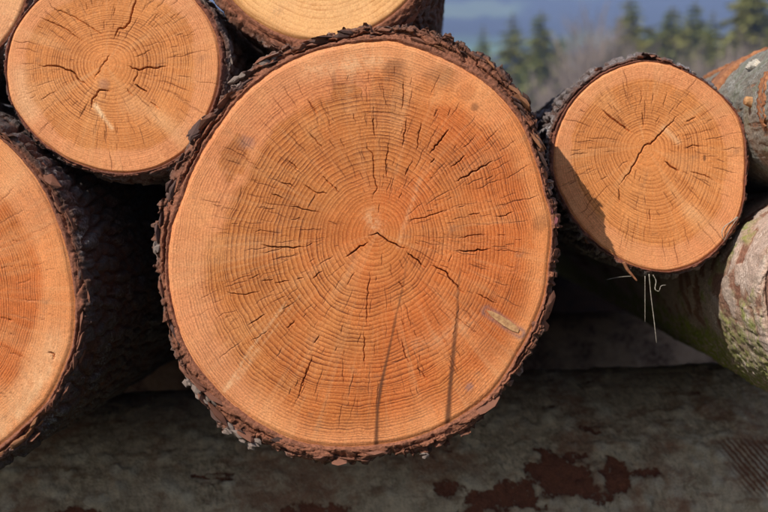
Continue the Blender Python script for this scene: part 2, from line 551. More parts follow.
CH = {k: [chunk_mesh(11 * i + j * 101, m) for i in range(12)] for j, (k, m) in enumerate(dict(red=FLAKE_RED, dark=FLAKE_DARK, pale=FLAKE_PALE, orange=FLAKE_ORANGE, resin=RESIN).items())}


def flake(parent, ang, rad, y, size, kind='red', name='bark_flake', twist=0.0):
    o = bpy.data.objects.new(name, rnd.choice(CH[kind]))
    COL.objects.link(o)
    o.parent = parent
    o.location = (rad * math.cos(ang), y, rad * math.sin(ang))
    # local x runs round the log, y along it, z outwards
    o.rotation_euler = Euler((rnd.uniform(-0.5, 0.5), math.pi / 2 - ang + twist + rnd.uniform(-0.18, 0.18), rnd.uniform(-0.5, 0.5)))
    o.scale = size
    return o


def rim_flakes(bark, Lw, Lb, n, kinds, size, a0=-math.pi, a1=math.pi, inset=(0.35, 1.0), yr=(0.0, 0.012)):
    for _ in range(n):
        a = rnd.uniform(a0, a1)
        rw = float(look(Lw, np.array([(a + math.pi) % (2 * math.pi) - math.pi]))[0]); rb = float(look(Lb, np.array([(a + math.pi) % (2 * math.pi) - math.pi]))[0])
        t = rnd.uniform(*inset)
        s = size * rnd.uniform(0.6, 1.35)
        flake(bark, a, rw + t * (rb - rw), rnd.uniform(*yr) + 0.008 * t, (s * rnd.uniform(0.8, 1.5), s * rnd.uniform(0.5, 1.0), s * rnd.uniform(0.14, 0.32)), rnd.choice(kinds))


def local(pts, c, y):
    """Photo pixels at depth y -> (x, z) about the log's centre."""
    o = []
    for p in pts:
        v = at(p[0], p[1], y) - c
        o.append((v.x, v.z))
    return o


def back_end(root, Lw, length, mat):
    n = 48
    th = np.linspace(-np.pi, np.pi, n, endpoint=False)
    r = look(Lw, th) + 0.012
    bm = bmesh.new()
    vs = [bm.verts.new((a * math.cos(t), length - 0.002, a * math.sin(t))) for a, t in zip(r, th)]
    c = bm.verts.new((0, length - 0.004, 0))
    for i in range(n):
        bm.faces.new((vs[i], vs[(i + 1) % n], c))
    return obj_bm('back_end', bm, mat, root)


LOGLEN = 5.0
GROUP = 'logs stacked lengthwise in the pile'
ENDWOOD = plain('end_wood', (0.55, 0.28, 0.12), (0.40, 0.17, 0.06), 60)

# ------------------------------------------------------------------ the big log
A_WOOD = [(396, 40), (359, 42), (308, 53), (277, 68), (245, 92), (222, 121), (199, 156), (183, 195), (170, 232), (167, 258), (173, 311), (191, 357), (224, 398), (262, 426), (302, 444), (350, 448), (375, 446), (416, 438), (452, 422), (492, 393), (518, 354), (533, 327), (545, 296), (549, 260), (552, 222), (544, 192), (533, 153), (520, 121), (499, 95), (473, 74), (439, 56), (404, 44)]
A_BARK = [(396, 24), (351, 29), (296, 41), (257, 60), (234, 84), (206, 113), (187, 130), (179, 150), (163, 195), (151, 240), (152, 262), (159, 296), (172, 347), (186, 380), (206, 407), (221, 430), (262, 448), (306, 461), (312, 467), (340, 466), (368, 469), (374, 461), (400, 457), (420, 456), (428, 459), (434, 449), (462, 434), (474, 430), (480, 419), (507, 391), (535, 352), (547, 327), (553, 290), (556, 258), (559, 222), (553, 200), (546, 162), (538, 123), (529, 97), (508, 69), (473, 49), (452, 36), (426, 30)]
cA = at(358, 246, 0)
rootA = thing('log', 'largest log of the stack, huge orange cut face with a forked crack at its centre', 'log', cA, GROUP)
LwA = polar_table(local(A_WOOD, cA, 0), 0, 0, 0.02)
LbA = polar_table(local(A_BARK, cA, 0), 0, 0, 0.012)
pA = local([(378, 232)], cA, 0)[0]

big, mid, thin = (0.00100, 0.011), (0.00070, 0.0050), (0.00056, 0.0018)
A_CR = [
    (big, [(368, 235.6), (377.6, 233), (386, 239.5), (398, 246), (407, 249)]), (big, [(407, 252), (415.6, 259), (426, 268)]),
    (big, [(431, 265.5), (440, 269), (446, 271.7), (450, 279), (458.5, 287.6), (465.4, 295)]), (big, [(368, 242.5), (358, 248), (346, 257)]),
    (big, [(261.5, 245), (272, 247), (290, 247.5), (305.4, 247)]), (thin, [(305.4, 247), (313, 242.5)]),
    (mid, [(370.7, 270.7), (368.8, 284), (367, 302), (366.5, 319.5), (366.8, 322), (368, 329)]), (mid, [(363.4, 330.5), (365, 345), (363.4, 349), (365, 368)]),
    (mid, [(366, 138), (367, 148.5), (372.7, 153.4), (373.7, 167), (373.7, 177), (377.6, 187.6), (373.7, 193.4), (373, 202)]), (thin, [(379.5, 203), (378, 214)]),
    (mid, [(403, 80), (403, 98.5), (402.4, 111)]), (mid, [(372.7, 113), (373.7, 124), (375.6, 139.5)]), (mid, [(406.9, 117), (404, 137.6), (402, 148.5)]),
    (mid, [(421.5, 120), (421, 126), (418.6, 137.6), (416.6, 152)]), (big, [(449.5, 129), (438.8, 141.7), (430, 153.4)]), (thin, [(438, 108), (434, 118)]),
    (thin, [(328, 118), (331, 127)]), (thin, [(353, 112), (356, 124)]), (thin, [(361, 115), (374.6, 112), (390, 112.6), (421.5, 119)]),
    (thin, [(382.5, 82), (384.4, 98.5), (388, 106), (388.7, 112)]), (thin, [(394.6, 65), (395, 75)]), (mid, [(466, 155), (450.5, 168)]),
    (big, [(493.4, 161), (478.8, 169), (455.4, 181.7)]), (thin, [(494, 175), (484.6, 180.7)]), (thin, [(438.8, 107.6), (434, 118)]), (thin, [(450.5, 107.6), (447.6, 117)]),
    (mid, [(307.4, 98.6), (318, 114)]), (mid, [(309, 132), (317, 141.7), (324, 150.5)]), (thin, [(292, 130), (298.6, 140)]), (mid, [(287, 160), (299.5, 170)]),
    (mid, [(280, 181.7), (290, 183.7), (295.6, 187.6)]), (mid, [(302.5, 183.7), (316, 192.5), (329, 193.4)]), (thin, [(317, 191.5), (307, 210)]),
    (mid, [(287, 206), (299.5, 208), (309, 210), (321, 213)]), (mid, [(271, 193.4), (284, 198)]), (thin, [(243, 183.7), (240, 196), (237, 206)]), (thin, [(254.7, 167), (259.5, 170)]),
    (thin, [(322, 176), (326, 178)]), (mid, [(322, 176), (331.7, 184.7), (341.5, 194.4)]), (thin, [(263, 209), (276, 209)]), (thin, [(290, 220), (302, 218)]),
    (mid, [(389, 140), (386.8, 155), (386, 169), (388, 181)]), (mid, [(435, 158), (430, 163)]), (mid, [(408.8, 167), (405, 176)]), (thin, [(402, 191.5), (399, 200)]),
    (thin, [(340.5, 137), (345, 149.5)]), (mid, [(447, 211), (435, 214), (421.5, 218), (407, 221)]),
    (big, [(456.6, 251), (469, 251), (490, 249)]), (thin, [(490, 249), (504, 251), (524, 252)]), (mid, [(458.5, 238.6), (471, 235.6), (487, 234.7)]), (thin, [(496.6, 235.6), (507, 235)]),
    (mid, [(468, 215), (480, 213)]), (mid, [(494.7, 216.7), (503, 216), (514, 212)]), (thin, [(440, 212), (448, 210)]), (thin, [(469, 265), (487, 270)]), (thin, [(452, 253), (448, 264)]),
    (thin, [(252, 233), (260.5, 230), (284, 233)]), (mid, [(261.5, 281.5), (274, 279)]), (mid, [(274, 283), (282, 282), (290, 280.5)]), (mid, [(296.6, 279.5), (303.5, 278)]), (mid, [(313, 278.6), (320, 271.7)]),
    (mid, [(225, 292), (243, 294.6), (260.5, 291)]), (thin, [(247, 279.5), (261.5, 273.7)]), (thin, [(282, 310), (291, 305)]),
    (thin, [(382.5, 253), (381.5, 267)]), (thin, [(390, 268), (394, 278.6)]), (mid, [(398, 281.5), (405, 289)]), (thin, [(356, 271.7), (345, 287)]),
    (mid, [(476, 292.4), (489, 300), (497.6, 303)]), (thin, [(443, 306), (454.6, 315), (471, 328.6), (485, 340)]),
    (mid, [(266, 314), (248, 325.6)]), (thin, [(270.8, 328.5), (250, 342)]), (mid, [(295, 320.7), (286, 328.5)]), (mid, [(309, 364.7), (303, 382), (297, 400)]),
    (mid, [(319.5, 335.4), (313.7, 344)]), (mid, [(313.7, 355), (306.8, 372.5), (301, 391)]), (mid, [(401.5, 338), (405.4, 357), (411, 366.6)]), (mid, [(417, 366.6), (428, 381)]),
    (thin, [(401.5, 319), (404.5, 327.6)]), (thin, [(405.4, 359), (389, 363.7)]), (thin, [(414, 329.5), (418, 339)]), (thin, [(343, 355), (342.5, 372.5), (344.5, 388)]), (thin, [(460, 300), (452, 345)]),
]


def loc_cracks(L, c, y):
    k = (DIST + y) / DIST
    return [(w_[0], w_[1], local(p, c, y)) for w_, p in L]


def dist_line(X, Z, p):
    p = np.asarray(p, float); best = np.full(X.shape, 9.0); along = np.zeros(X.shape)
    seg = np.hypot(*(p[1:] - p[:-1]).T); tot = seg.sum(); s0 = 0
    for j in range(len(seg)):
        a, b = p[j], p[j + 1]; v = b - a
        t = np.clip(((X - a[0]) * v[0] + (Z - a[1]) * v[1]) / (v @ v), 0, 1)
        d = np.hypot(X - a[0] - t * v[0], Z - a[1] - t * v[1])
        m = d < best
        best = np.where(m, d, best); along = np.where(m, (s0 + t * seg[j]) / tot, along); s0 += seg[j]
    return best, along


def heartA(pa):
    up = math.radians
    hq = np.interp(np.degrees(pa), [-180, -150, -110, -70, -40, 0, 40, 60, 90, 120, 150, 180], [0.76, 0.82, 0.92, 0.94, 0.94, 0.89, 0.85, 0.78, 0.745, 0.76, 0.75, 0.75])
    wd = np.interp(np.degrees(pa), [-180, -130, -90, -40, 20, 60, 180], [0.03, 0.07, 0.10, 0.08, 0.04, 0.025, 0.025])
    return hq, wd


def extraA(X, Z, stain_shade, pale, blue, heart, Y, q, pa):
    pale += 0.16 * np.clip(np.sin(pa), 0, 1) ** 3 * sstep(0.82, 0.9, q)
    L = lambda pts: local(pts, cA, 0)
    # thin stalk shadows, painted into the wood as dark streaks
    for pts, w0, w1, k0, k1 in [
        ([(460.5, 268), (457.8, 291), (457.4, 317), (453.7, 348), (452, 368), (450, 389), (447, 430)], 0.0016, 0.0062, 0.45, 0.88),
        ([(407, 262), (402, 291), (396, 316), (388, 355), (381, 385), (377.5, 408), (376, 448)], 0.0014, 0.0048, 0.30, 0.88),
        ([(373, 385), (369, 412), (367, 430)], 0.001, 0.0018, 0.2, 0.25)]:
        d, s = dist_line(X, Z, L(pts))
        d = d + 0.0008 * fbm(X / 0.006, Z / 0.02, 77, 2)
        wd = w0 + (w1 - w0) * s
        np.maximum(stain_shade, (k0 + (k1 - k0) * np.minimum(1, s * 1.5)) * (1 - sstep(wd * 0.15, wd, d)), out=stain_shade)
    # darker resin-soaked wood
    for (x, y, rx, ry, k) in [(395, 70, 12, 13, 0.34), (388, 98, 17, 30, 0.16), (440, 74, 20, 12, 0.20), (350, 84, 24, 9, 0.12), (462, 235, 20, 26, 0.12), (480, 300, 22, 18, 0.14), (300, 210, 30, 22, 0.10), (330, 150, 22, 20, 0.08), (334, 80, 2.5, 11, 0.30), (236, 152, 12, 16, 0.20), (228, 168, 8, 20, 0.16), (447, 72, 2, 10, 0.2), (475, 107, 4.5, 5, 0.5), (446, 80, 14, 6, 0.12), (541, 222, 10, 9, 0.30), (344, 342, 16, 24, 0.13), (405, 176, 6, 8, 0.2), (500, 345, 26, 24, 0.14), (268, 335, 16, 14, 0.10), (515, 300, 16, 26, 0.1), (478, 355, 16, 14, 0.12)]:
        c = L([(x, y)])[0]
        d = np.hypot((X - c[0]) / (rx * PX), (Z - c[1]) / (ry * PX)) + 0.35 * fbm(X / 0.01, Z / 0.01, int(x), 3)
        np.maximum(stain_shade, k * (1 - sstep(0.5, 1.15, d)), out=stain_shade)
    # lobes of heartwood that reach out into the sapwood
    for (x, y, rx, ry) in [(395, 72, 14, 15), (388, 92, 20, 22), (440, 80, 18, 13), (345, 92, 16, 10), (236, 158, 18, 22), (424, 92, 14, 8), (466, 92, 10, 8), (520, 240, 14, 20)]:
        c = L([(x, y)])[0]
        d = np.hypot((X - c[0]) / (rx * PX), (Z - c[1]) / (ry * PX)) + 0.4 * fbm(X / 0.012, Z / 0.012, int(x) + 3, 3)
        np.maximum(heart, 0.85 * (1 - sstep(0.75, 1.0, d)), out=heart)
    # the dark boundary line of the heartwood, strongest at the upper left
    hb = np.exp(-((heart - 0.5) / 0.35) ** 2) * (0.5 + 0.5 * np.cos(pa - math.radians(120))) ** 2
    np.maximum(stain_shade, 0.10 * hb, out=stain_shade)
    # blue-grey halo of the grown-in branch
    d, s = dist_line(X, Z, L([(487, 311), (520, 333)]))
    blue += 0.85 * np.exp(-((d - 0.0052) / 0.0028) ** 2) * (0.6 + 0.4 * fbm(X / 0.01, Z / 0.01, 5, 2))
    c = L([(246, 142)])[0]; d = np.hypot(X - c[0], Z - c[1]); blue += 0.35 * (1 - sstep(0.003, 0.014, d + 0.004 * fbm(X / 0.008, Z / 0.008, 6, 2)))
    c = L([(469, 387)])[0]; d = np.hypot(X - c[0], Z - c[1]); blue += 0.5 * (1 - sstep(0.002, 0.007, d + 0.003 * fbm(X / 0.005, Z / 0.005, 8, 2)))
    # fresh scratches where the saw tore the fibres
    for pts, wd, k in [([(286, 303), (250, 350), (224, 392)], 0.0022, 0.5), ([(258, 350), (238, 378), (228, 388)], 0.004, 0.3), ([(300, 295), (262, 345)], 0.0012, 0.3), ([(420, 180), (404, 225), (398, 246)], 0.003, 0.25), ([(370, 215), (376, 228)], 0.009, 0.45),
                       ([(420, 345), (450, 335), (470, 320)], 0.012, 0.22), ([(352, 60), (350, 110)], 0.010, 0.18), ([(310, 70), (350, 66), (380, 60)], 0.012, 0.28)]:
        d, s = dist_line(X, Z, L(pts))
        pale += k * np.exp(-(d / wd) ** 2) * np.clip(0.6 + 0.9 * fbm(X / 0.004, Z / 0.004, 12, 3), 0, 1)
    # lower sapwood weathered paler
    pale += 0.16 * (1 - heart) * (0.5 - 0.5 * np.sin(pa))


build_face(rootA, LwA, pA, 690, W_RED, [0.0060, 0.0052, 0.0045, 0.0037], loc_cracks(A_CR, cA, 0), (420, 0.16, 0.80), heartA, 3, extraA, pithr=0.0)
barkA = build_bark(rootA, LwA, LbA, 1400, yrows(0.005, 0.05, LOGLEN, 1.25), BARK_RED, 21, amp=0.008, rag=0.0058, na=30, front=0.014, chunk=0.026)
rim_flakes(barkA, LwA, LbA, 34, ['red', 'dark', 'dark', 'orange'], 0.0100, math.radians(15), math.radians(95), (0.3, 0.92))
rim_flakes(barkA, LwA, LbA, 50, ['red', 'dark', 'dark'], 0.0110, math.radians(95), math.radians(200), (0.45, 0.9))
rim_flakes(barkA, LwA, LbA, 34, ['red', 'red', 'red', 'dark'], 0.0135, math.radians(200), math.radians(350), (0.35, 0.9))


def flake_at(bark, c, px, py, y, size, kind, name='bark_flake', n=1, spread=4, yaxis=0.0):
    for _ in range(n):
        v = at(px + rnd.uniform(-spread, spread), py + rnd.uniform(-spread, spread), yaxis) - c
        s = size * rnd.uniform(0.6, 1.3)
        flake(bark, math.atan2(v.z, v.x), math.hypot(v.x, v.z), y + rnd.uniform(-0.004, 0.006), (s * rnd.uniform(0.8, 1.4), s * rnd.uniform(0.5, 1.0), s * (rnd.uniform(0.35, 0.7) if kind == 'pale' else rnd.uniform(0.18, 0.36))), kind, name)


for px, py, n in [(188, 384, 6), (196, 394, 4), (226, 431, 7), (240, 438, 7), (254, 444, 6), (152, 246, 4), (427, 457, 3), (210, 405, 3), (268, 58, 4), (277, 54, 3), (236, 80, 3)]:
    flake_at(barkA, cA, px, py, 0.008, 0.0062, 'pale', n=n, spread=5)
for px, py in [(551, 212), (554, 220), (549, 224)]:
    flake_at(barkA, cA, px, py, 0.004, 0.008, 'resin', 'resin_lump', 1, 2)
# pale branch grown into the wood
bm = bmesh.new()
kp = local([(486, 310), (492, 311.2), (500, 314.8), (508, 319.5), (515, 324.5), (519, 329), (518, 332.5), (512, 331), (504, 326), (497, 321), (490, 315)], cA, 0)
top = [bm.verts.new((x, -0.0016 + 0.0004 * math.sin(i * 2.1), z)) for i, (x, z) in enumerate(kp)]
bot = [bm.verts.new((x, 0.006, z)) for x, z in kp]
bm.faces.new(top)
for i in range(len(kp)):
    bm.faces.new((top[i], bot[i], bot[(i + 1) % len(kp)], top[(i + 1) % len(kp)]))
bmesh.ops.recalc_face_normals(bm, faces=bm.faces)
obj_bm('branch_knot', bm, KNOT, rootA)
back_end(rootA, LwA, LOGLEN, ENDWOOD)

# ------------------------------------------------------------------ upper left log
YB = 0.10
B_WOOD = [(37, 0), (12, 35), (6, 66), (10, 98), (23, 121), (51, 148), (86, 166), (121, 173), (156, 168), (184, 152), (207, 116), (219, 78), (217, 39), (203, 10), (186, -8), (150, -22), (112, -26), (74, -18)]
cB = at(113, 74, YB)
rootB = thing('log', 'round tan log at the upper left with a narrow bark rim and curved cracks', 'log', cB, GROUP)
LwB = polar_table(local(B_WOOD, cB, YB), 0, 0, 0.03)
LbB = LwB + 0.0085 + 0.003 * np.cos(TH) + 0.0012 * np.sin(TH * 7)
B_CR = [(mid, [(111, 53.7), (103.5, 64), (93.7, 80)]), (mid, [(103.5, 42), (102.5, 36), (93.7, 29), (78, 19.5), (66, 12.7), (47, 7)]), (mid, [(85, 42), (74, 35), (62.5, 27), (43, 18.5), (37, 15.6)]),
        (big, [(114, 39), (118, 29), (125.6, 27), (130.5, 19.5), (136, 0), (138, -6)]), (big, [(39, 66), (58.6, 66), (73, 72), (78, 79), (88, 86)]), (big, [(112, 90.8), (99.5, 90), (96.6, 95.6), (92, 99.6), (92, 109)]),
        (mid, [(125, 88), (135, 96)]), (big, [(127.6, 66), (138, 70), (147, 67), (155, 68), (167.6, 66)]), (mid, [(138, 70), (137, 76), (133, 84)]), (big, [(135, 84), (148, 92)]), (thin, [(153, 48), (145, 53.7), (133, 57)]),
        (thin, [(85, 2), (87, 11)]), (thin, [(115, 6), (114, 17)]), (mid, [(150, 100), (160, 111)]), (thin, [(144.5, 115), (152, 127)]), (thin, [(39, 101.5), (48, 95), (58.6, 90)]), (thin, [(86, 105), (80, 119)]), (thin, [(115, 121), (117, 137)]), (thin, [(176, 75), (192, 78)]), (thin, [(104, 129), (105, 141)])]


def extraB(X, Z, stain_shade, pale, blue, heart, Y, q, pa):
    L = lambda pts: local(pts, cB, YB)
    for pts, wd, k in [([(96, 105), (104, 118), (112, 128)], 0.0025, 0.6), ([(95, 106), (102, 115)], 0.0035, 0.5), ([(20, 75), (24, 100), (30, 112)], 0.014, 0.35), ([(130, 105), (180, 130)], 0.012, 0.18)]:
        d, s = dist_line(X, Z, L(pts)); pale += k * np.exp(-(d / wd) ** 2)
    c = L([(104, 84)])[0]; d = np.hypot(X - c[0], Z - c[1]); blue += 0.35 * (1 - sstep(0.003, 0.011, d))


build_face(rootB, LwB, local([(106, 64)], cB, YB)[0], 300, W_TAN, [0.0062, 0.0045, 0.0034, 0.0028], loc_cracks(B_CR, cB, YB), (150, 0.22, 0.80), 0.80, 11, extraB)
barkB = build_bark(rootB, LwB, LbB, 800, yrows(0.006, 0.2, LOGLEN, 1.2), BARK_DARK, 31, amp=0.006, rag=0.0022, na=10, front=0.008, chunk=0.018, plate=(0.018, 0.05))
rim_flakes(barkB, LwB, LbB, 26, ['dark', 'red', 'pale'], 0.0065, -math.pi, math.pi, (0.6, 1.1))
back_end(rootB, LwB, LOGLEN, ENDWOOD)

# ------------------------------------------------------------------ left log
YC = 0.04
C_WOOD = [(0, 139), (12, 150), (35, 177), (59, 228), (72, 279), (75, 314), (72, 345), (64, 367), (47, 402), (23, 426), (0, 446)] + circle_pts(-112, 293, 189, 122, 238, 12)
cC = at(-112, 293, YC)
rootC = thing('log', 'big log at the left edge, half its orange face and rough dark bark showing', 'log', cC, GROUP)
LwC = polar_table(local(C_WOOD, cC, YC), 0, 0, 0.03)
LbC = LwC + 0.017 + 0.003 * np.sin(TH * 5)
C_CR = [(thin, [(0, 268), (8, 266)]), (thin, [(15, 285), (32, 279)]), (thin, [(10, 242), (20, 240)]), (mid, [(0, 318), (14, 321)]), (thin, [(22, 300), (40, 301)]), (big, [(48, 352), (54, 354), (53, 360)]), (thin, [(8, 352), (26, 358)]), (thin, [(-30, 285), (-10, 286)]), (mid, [(-60, 290), (-100, 300), (-130, 330)]), (mid, [(-110, 290), (-105, 220), (-98, 190)]), (mid, [(-120, 300), (-190, 270), (-230, 268)])]


def extraC(X, Z, stain_shade, pale, blue, heart, Y, q, pa):
    L = lambda pts: local(pts, cC, YC)
    for pts, wd, k in [([(0, 430), (40, 372), (56, 340)], 0.018, 0.45), ([(20, 415), (50, 370)], 0.006, 0.35)]:
        d, s = dist_line(X, Z, L(pts)); pale += k * np.exp(-(d / wd) ** 2) * (0.7 + 0.3 * fbm(X / 0.004, Z / 0.02, 3, 2))
    pale += 0.12 * (1 - heart)


build_face(rootC, LwC, local([(-95, 288)], cC, YC)[0], 330, W_RED, [0.006, 0.0044, 0.0035, 0.0030], loc_cracks(C_CR, cC, YC), (150, 0.25, 0.85), 0.80, 17, extraC)
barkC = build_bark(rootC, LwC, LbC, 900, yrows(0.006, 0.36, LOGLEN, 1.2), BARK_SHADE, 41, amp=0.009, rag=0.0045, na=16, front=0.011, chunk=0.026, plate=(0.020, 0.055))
rim_flakes(barkC, LwC, LbC, 44, ['red', 'red', 'dark'], 0.0105, math.radians(-65), math.radians(60), (0.4, 1.0), (0.0, 0.012))
for px, py in [(18, 440), (10, 448), (28, 432), (36, 424), (3, 454)]:
    flake_at(barkC, cC, px, py, 0.004, 0.009, 'orange', n=2, spread=3, yaxis=YC)
back_end(rootC, LwC, LOGLEN, ENDWOOD)

# ------------------------------------------------------------------ top log (pale)
YD = 0.10
D_WOOD = circle_pts(321, -78, 118, 0, 350, 36)
cD = at(321, -78, YD)
rootD = thing('log', 'pale yellow log on top of the largest log, cut by the top of the frame', 'log', cD, GROUP)
LwD = polar_table(local(D_WOOD, cD, YD), 0, 0, 0.04)
LwD = LwD * (1 + 0.008 * np.sin(TH * 3 + 1))
LbD = LwD + 0.006 + 0.017 * np.clip(np.cos(TH - math.radians(-128)), 0, 1) ** 3 + 0.012 * np.clip(np.cos(TH + 0.75), 0, 1) ** 2


def extraD(X, Z, stain_shade, pale, blue, heart, Y, q, pa):
    rim = sstep(0.93, 0.985, q)
    np.maximum(stain_shade, 0.30 * rim, out=stain_shade)
    pale += 0.22 * (1 - rim) * (0.6 + 0.4 * fbm(X / 0.02, Z / 0.02, 4, 2))


build_face(rootD, LwD, local([(330, -80)], cD, YD)[0], 200, W_PALE, [0.008, 0.007, 0.0066, 0.0060], [], (20, 0.3, 0.7), 0.82, 23, extraD)
barkD = build_bark(rootD, LwD, LbD, 600, yrows(0.006, 0.12, LOGLEN, 1.2), BARK_RED, 51, amp=0.005, rag=0.003, na=10, front=0.010, chunk=0.012)
rim_flakes(barkD, LwD, LbD, 14, ['red', 'dark'], 0.008, math.radians(-120), math.radians(-20), (0.6, 1.1))
back_end(rootD, LwD, LOGLEN, ENDWOOD)

# ------------------------------------------------------------------ right log
YE = 0.142
E_WOOD = [(645, 61), (610, 71), (582, 91), (563, 117), (554, 148), (554, 174), (567, 205), (590, 236), (614, 255), (641, 268), (668, 272), (700, 262), (723, 242), (741, 212), (745, 181), (746, 156), (739, 117), (715, 90), (688, 73), (668, 64)]
cE = at(650, 166, YE)
rootE = thing('log', 'medium tan log at the right with a diagonal centre crack, shadow on its left side', 'log', cE, GROUP)
LwE = polar_table(local(E_WOOD, cE, YE), 0, 0, 0.03)
LbE = LwE + 0.0052 + 0.0012 * np.sin(TH * 5) + 0.006 * np.clip(np.cos(TH - 2.5), 0, 1) ** 3
E_CR = [(big, [(679, 114.7), (665.4, 128), (651, 144), (645, 145), (638, 157), (631, 170), (619, 185.5)]), (big, [(601, 109), (616.6, 121.5), (633, 133)]), (mid, [(642, 110.8), (644, 128)]), (thin, [(640, 87), (642, 97), (640, 109)]),
        (thin, [(624.4, 91), (629, 102)]), (thin, [(667, 91), (662.5, 109)]), (thin, [(654, 93), (652, 102)]), (thin, [(586, 138), (607, 139.6)]), (big, [(664.4, 161.5), (679, 172)]), (mid, [(688, 171), (704.5, 175), (714, 181)]),
        (mid, [(696.6, 116.6), (685, 122.5)]), (mid, [(684, 148), (693, 145), (701.5, 147)]), (mid, [(619.4, 187), (619.4, 203)]), (mid, [(650, 208.6), (650.7, 222)]), (thin, [(670, 200), (674, 209)]), (thin, [(600, 180), (608, 176)])]


def extraE(X, Z, stain_shade, pale, blue, heart, Y, q, pa):
    L = lambda pts: local(pts, cE, YE)
    c = L([(704.5, 158)])[0]; d = np.hypot((X - c[0]) / 0.0022, (Z - c[1]) / 0.005); np.maximum(stain_shade, 0.8 * (1 - sstep(0.5, 1.2, d)), out=stain_shade)
    for pts, wd, k in [([(664, 128), (678, 142)], 0.004, 0.4), ([(690, 210), (720, 230)], 0.01, 0.22)]:
        d, s = dist_line(X, Z, L(pts)); pale += k * np.exp(-(d / wd) ** 2)


build_face(rootE, LwE, local([(645, 146)], cE, YE)[0], 315, W_TAN, [0.0052, 0.0044, 0.0035, 0.0029], loc_cracks(E_CR, cE, YE), (170, 0.2, 0.80), 0.80, 29, extraE)
pit = at(651, 60, YE) - cE
LbE = LbE + 0.0055 * np.exp(-((TH - math.atan2(pit.z, pit.x)) / 0.13) ** 2)
barkE = build_bark(rootE, LwE, LbE, 800, yrows(0.006, 0.35, LOGLEN, 1.2), BARK_DARK, 61, amp=0.010, rag=0.0022, na=10, front=0.007, chunk=0.016, plate=(0.0105, 0.17),
                   pits=[(math.atan2(pit.z, pit.x), 0.075, 0.5, 0.03)])
rim_flakes(barkE, LwE, LbE, 20, ['red', 'dark', 'orange'], 0.0055, -math.pi, math.pi, (0.5, 1.2))
for px, py, s in [(641, 57, 0.006), (652, 55.5, 0.007), (661, 57.5, 0.006)]:
    flake_at(barkE, cE, px, py, 0.002, s, 'red', n=1, spread=0.5, yaxis=YE)
for px, py in [(694, 72), (703, 79), (715, 88)]:
    flake_at(barkE, cE, px, py, 0.004, 0.006, 'pale', n=1, spread=1, yaxis=YE)


def tube(name, pts, r0, r1, mat, parent, n=5):
    bm = bmesh.new(); rings = []
    Q = [Vector(p) for p in pts]; P = []
    for i in range(len(Q) - 1):
        a, b, c, d = Q[max(i - 1, 0)], Q[i], Q[i + 1], Q[min(i + 2, len(Q) - 1)]
        for t in (0, 0.25, 0.5, 0.75):
            P.append(0.5 * ((2 * b) + (c - a) * t + (2 * a - 5 * b + 4 * c - d) * t * t + (3 * b - a - 3 * c + d) * t ** 3))
    P.append(Q[-1])
    for i, p in enumerate(P):
        d = (P[min(i + 1, len(P) - 1)] - P[max(i - 1, 0)]).normalized()
        a = d.orthogonal().normalized(); b = d.cross(a)
        r = r0 + (r1 - r0) * i / (len(P) - 1)
        rings.append([bm.verts.new(p + (a * math.cos(t) + b * math.sin(t)) * r) for t in [2 * math.pi * k / n for k in range(n)]])
    for A_, B_ in zip(rings[:-1], rings[1:]):
        for k in range(n):
            bm.faces.new((A_[k], A_[(k + 1) % n], B_[(k + 1) % n], B_[k]))
    bm.faces.new(rings[0][::-1]); bm.faces.new(rings[-1])
    return obj_bm(name, bm, mat, parent, True)


for pts, r0, r1, m in [([(649, 274), (651, 296), (654, 320), (656.5, 343)], 0.0011, 0.0007, FIBRE), ([(645, 276), (645, 300), (645, 322)], 0.0009, 0.0005, FIBRE),
                       ([(653, 275), (656, 281), (655, 289), (659, 291), (661, 286), (666, 285)], 0.0012, 0.0006, FIBRE), ([(633, 276), (620, 277), (607, 279.5)], 0.0006, 0.0003, FIBRE), ([(737, 217), (731, 222), (724, 227), (722, 233), (724, 240)], 0.0016, 0.001, FIBRE), ([(738, 217), (730, 229), (724, 241)], 0.0009, 0.0006, FIBRE)]:
    tube('bark_fibre', [at(p[0], p[1], YE - 0.004 + 0.003 * math.sin(i * 1.7)) - cE for i, p in enumerate(pts)], r0 * 0.6, r1 * 0.5, m, rootE)
tube('bark_splinter', [at(p[0], p[1], YE - 0.006) - cE for p in [(624, 262), (627, 269), (632, 275), (637, 281)]], 0.0030, 0.0012, FLAKE_ORANGE, rootE, 6)
back_end(rootE, LwE, LOGLEN, ENDWOOD)

# ------------------------------------------------------------------ far upper left log
YF_ = 0.16
cF = at(-72, -24, YF_)
rootF = thing('log', 'pale log in the top left corner, mostly out of frame behind the tan one', 'log', cF, GROUP)
LwF = polar_table(local(circle_pts(-72, -24, 101, 0, 350, 36), cF, YF_), 0, 0, 0.02) * (1 + 0.012 * np.sin(TH * 3))
LbF = LwF + 0.007


def extraF(X, Z, stain_shade, pale, blue, heart, Y, q, pa):
    pale += 0.25 + 0.3 * (fbm(X / 0.006, Z / 0.006, 9, 3) > 0.45)


build_face(rootF, LwF, (0.01, 0.0), 150, W_TAN, [0.006, 0.005, 0.004, 0.004], [], (30, 0.3, 0.9), 0.7, 37, extraF)
barkF = build_bark(rootF, LwF, LbF, 400, yrows(0.006, 0.05, LOGLEN), BARK_DARK, 71, amp=0.004, rag=0.002, na=8)
back_end(rootF, LwF, LOGLEN, ENDWOOD)

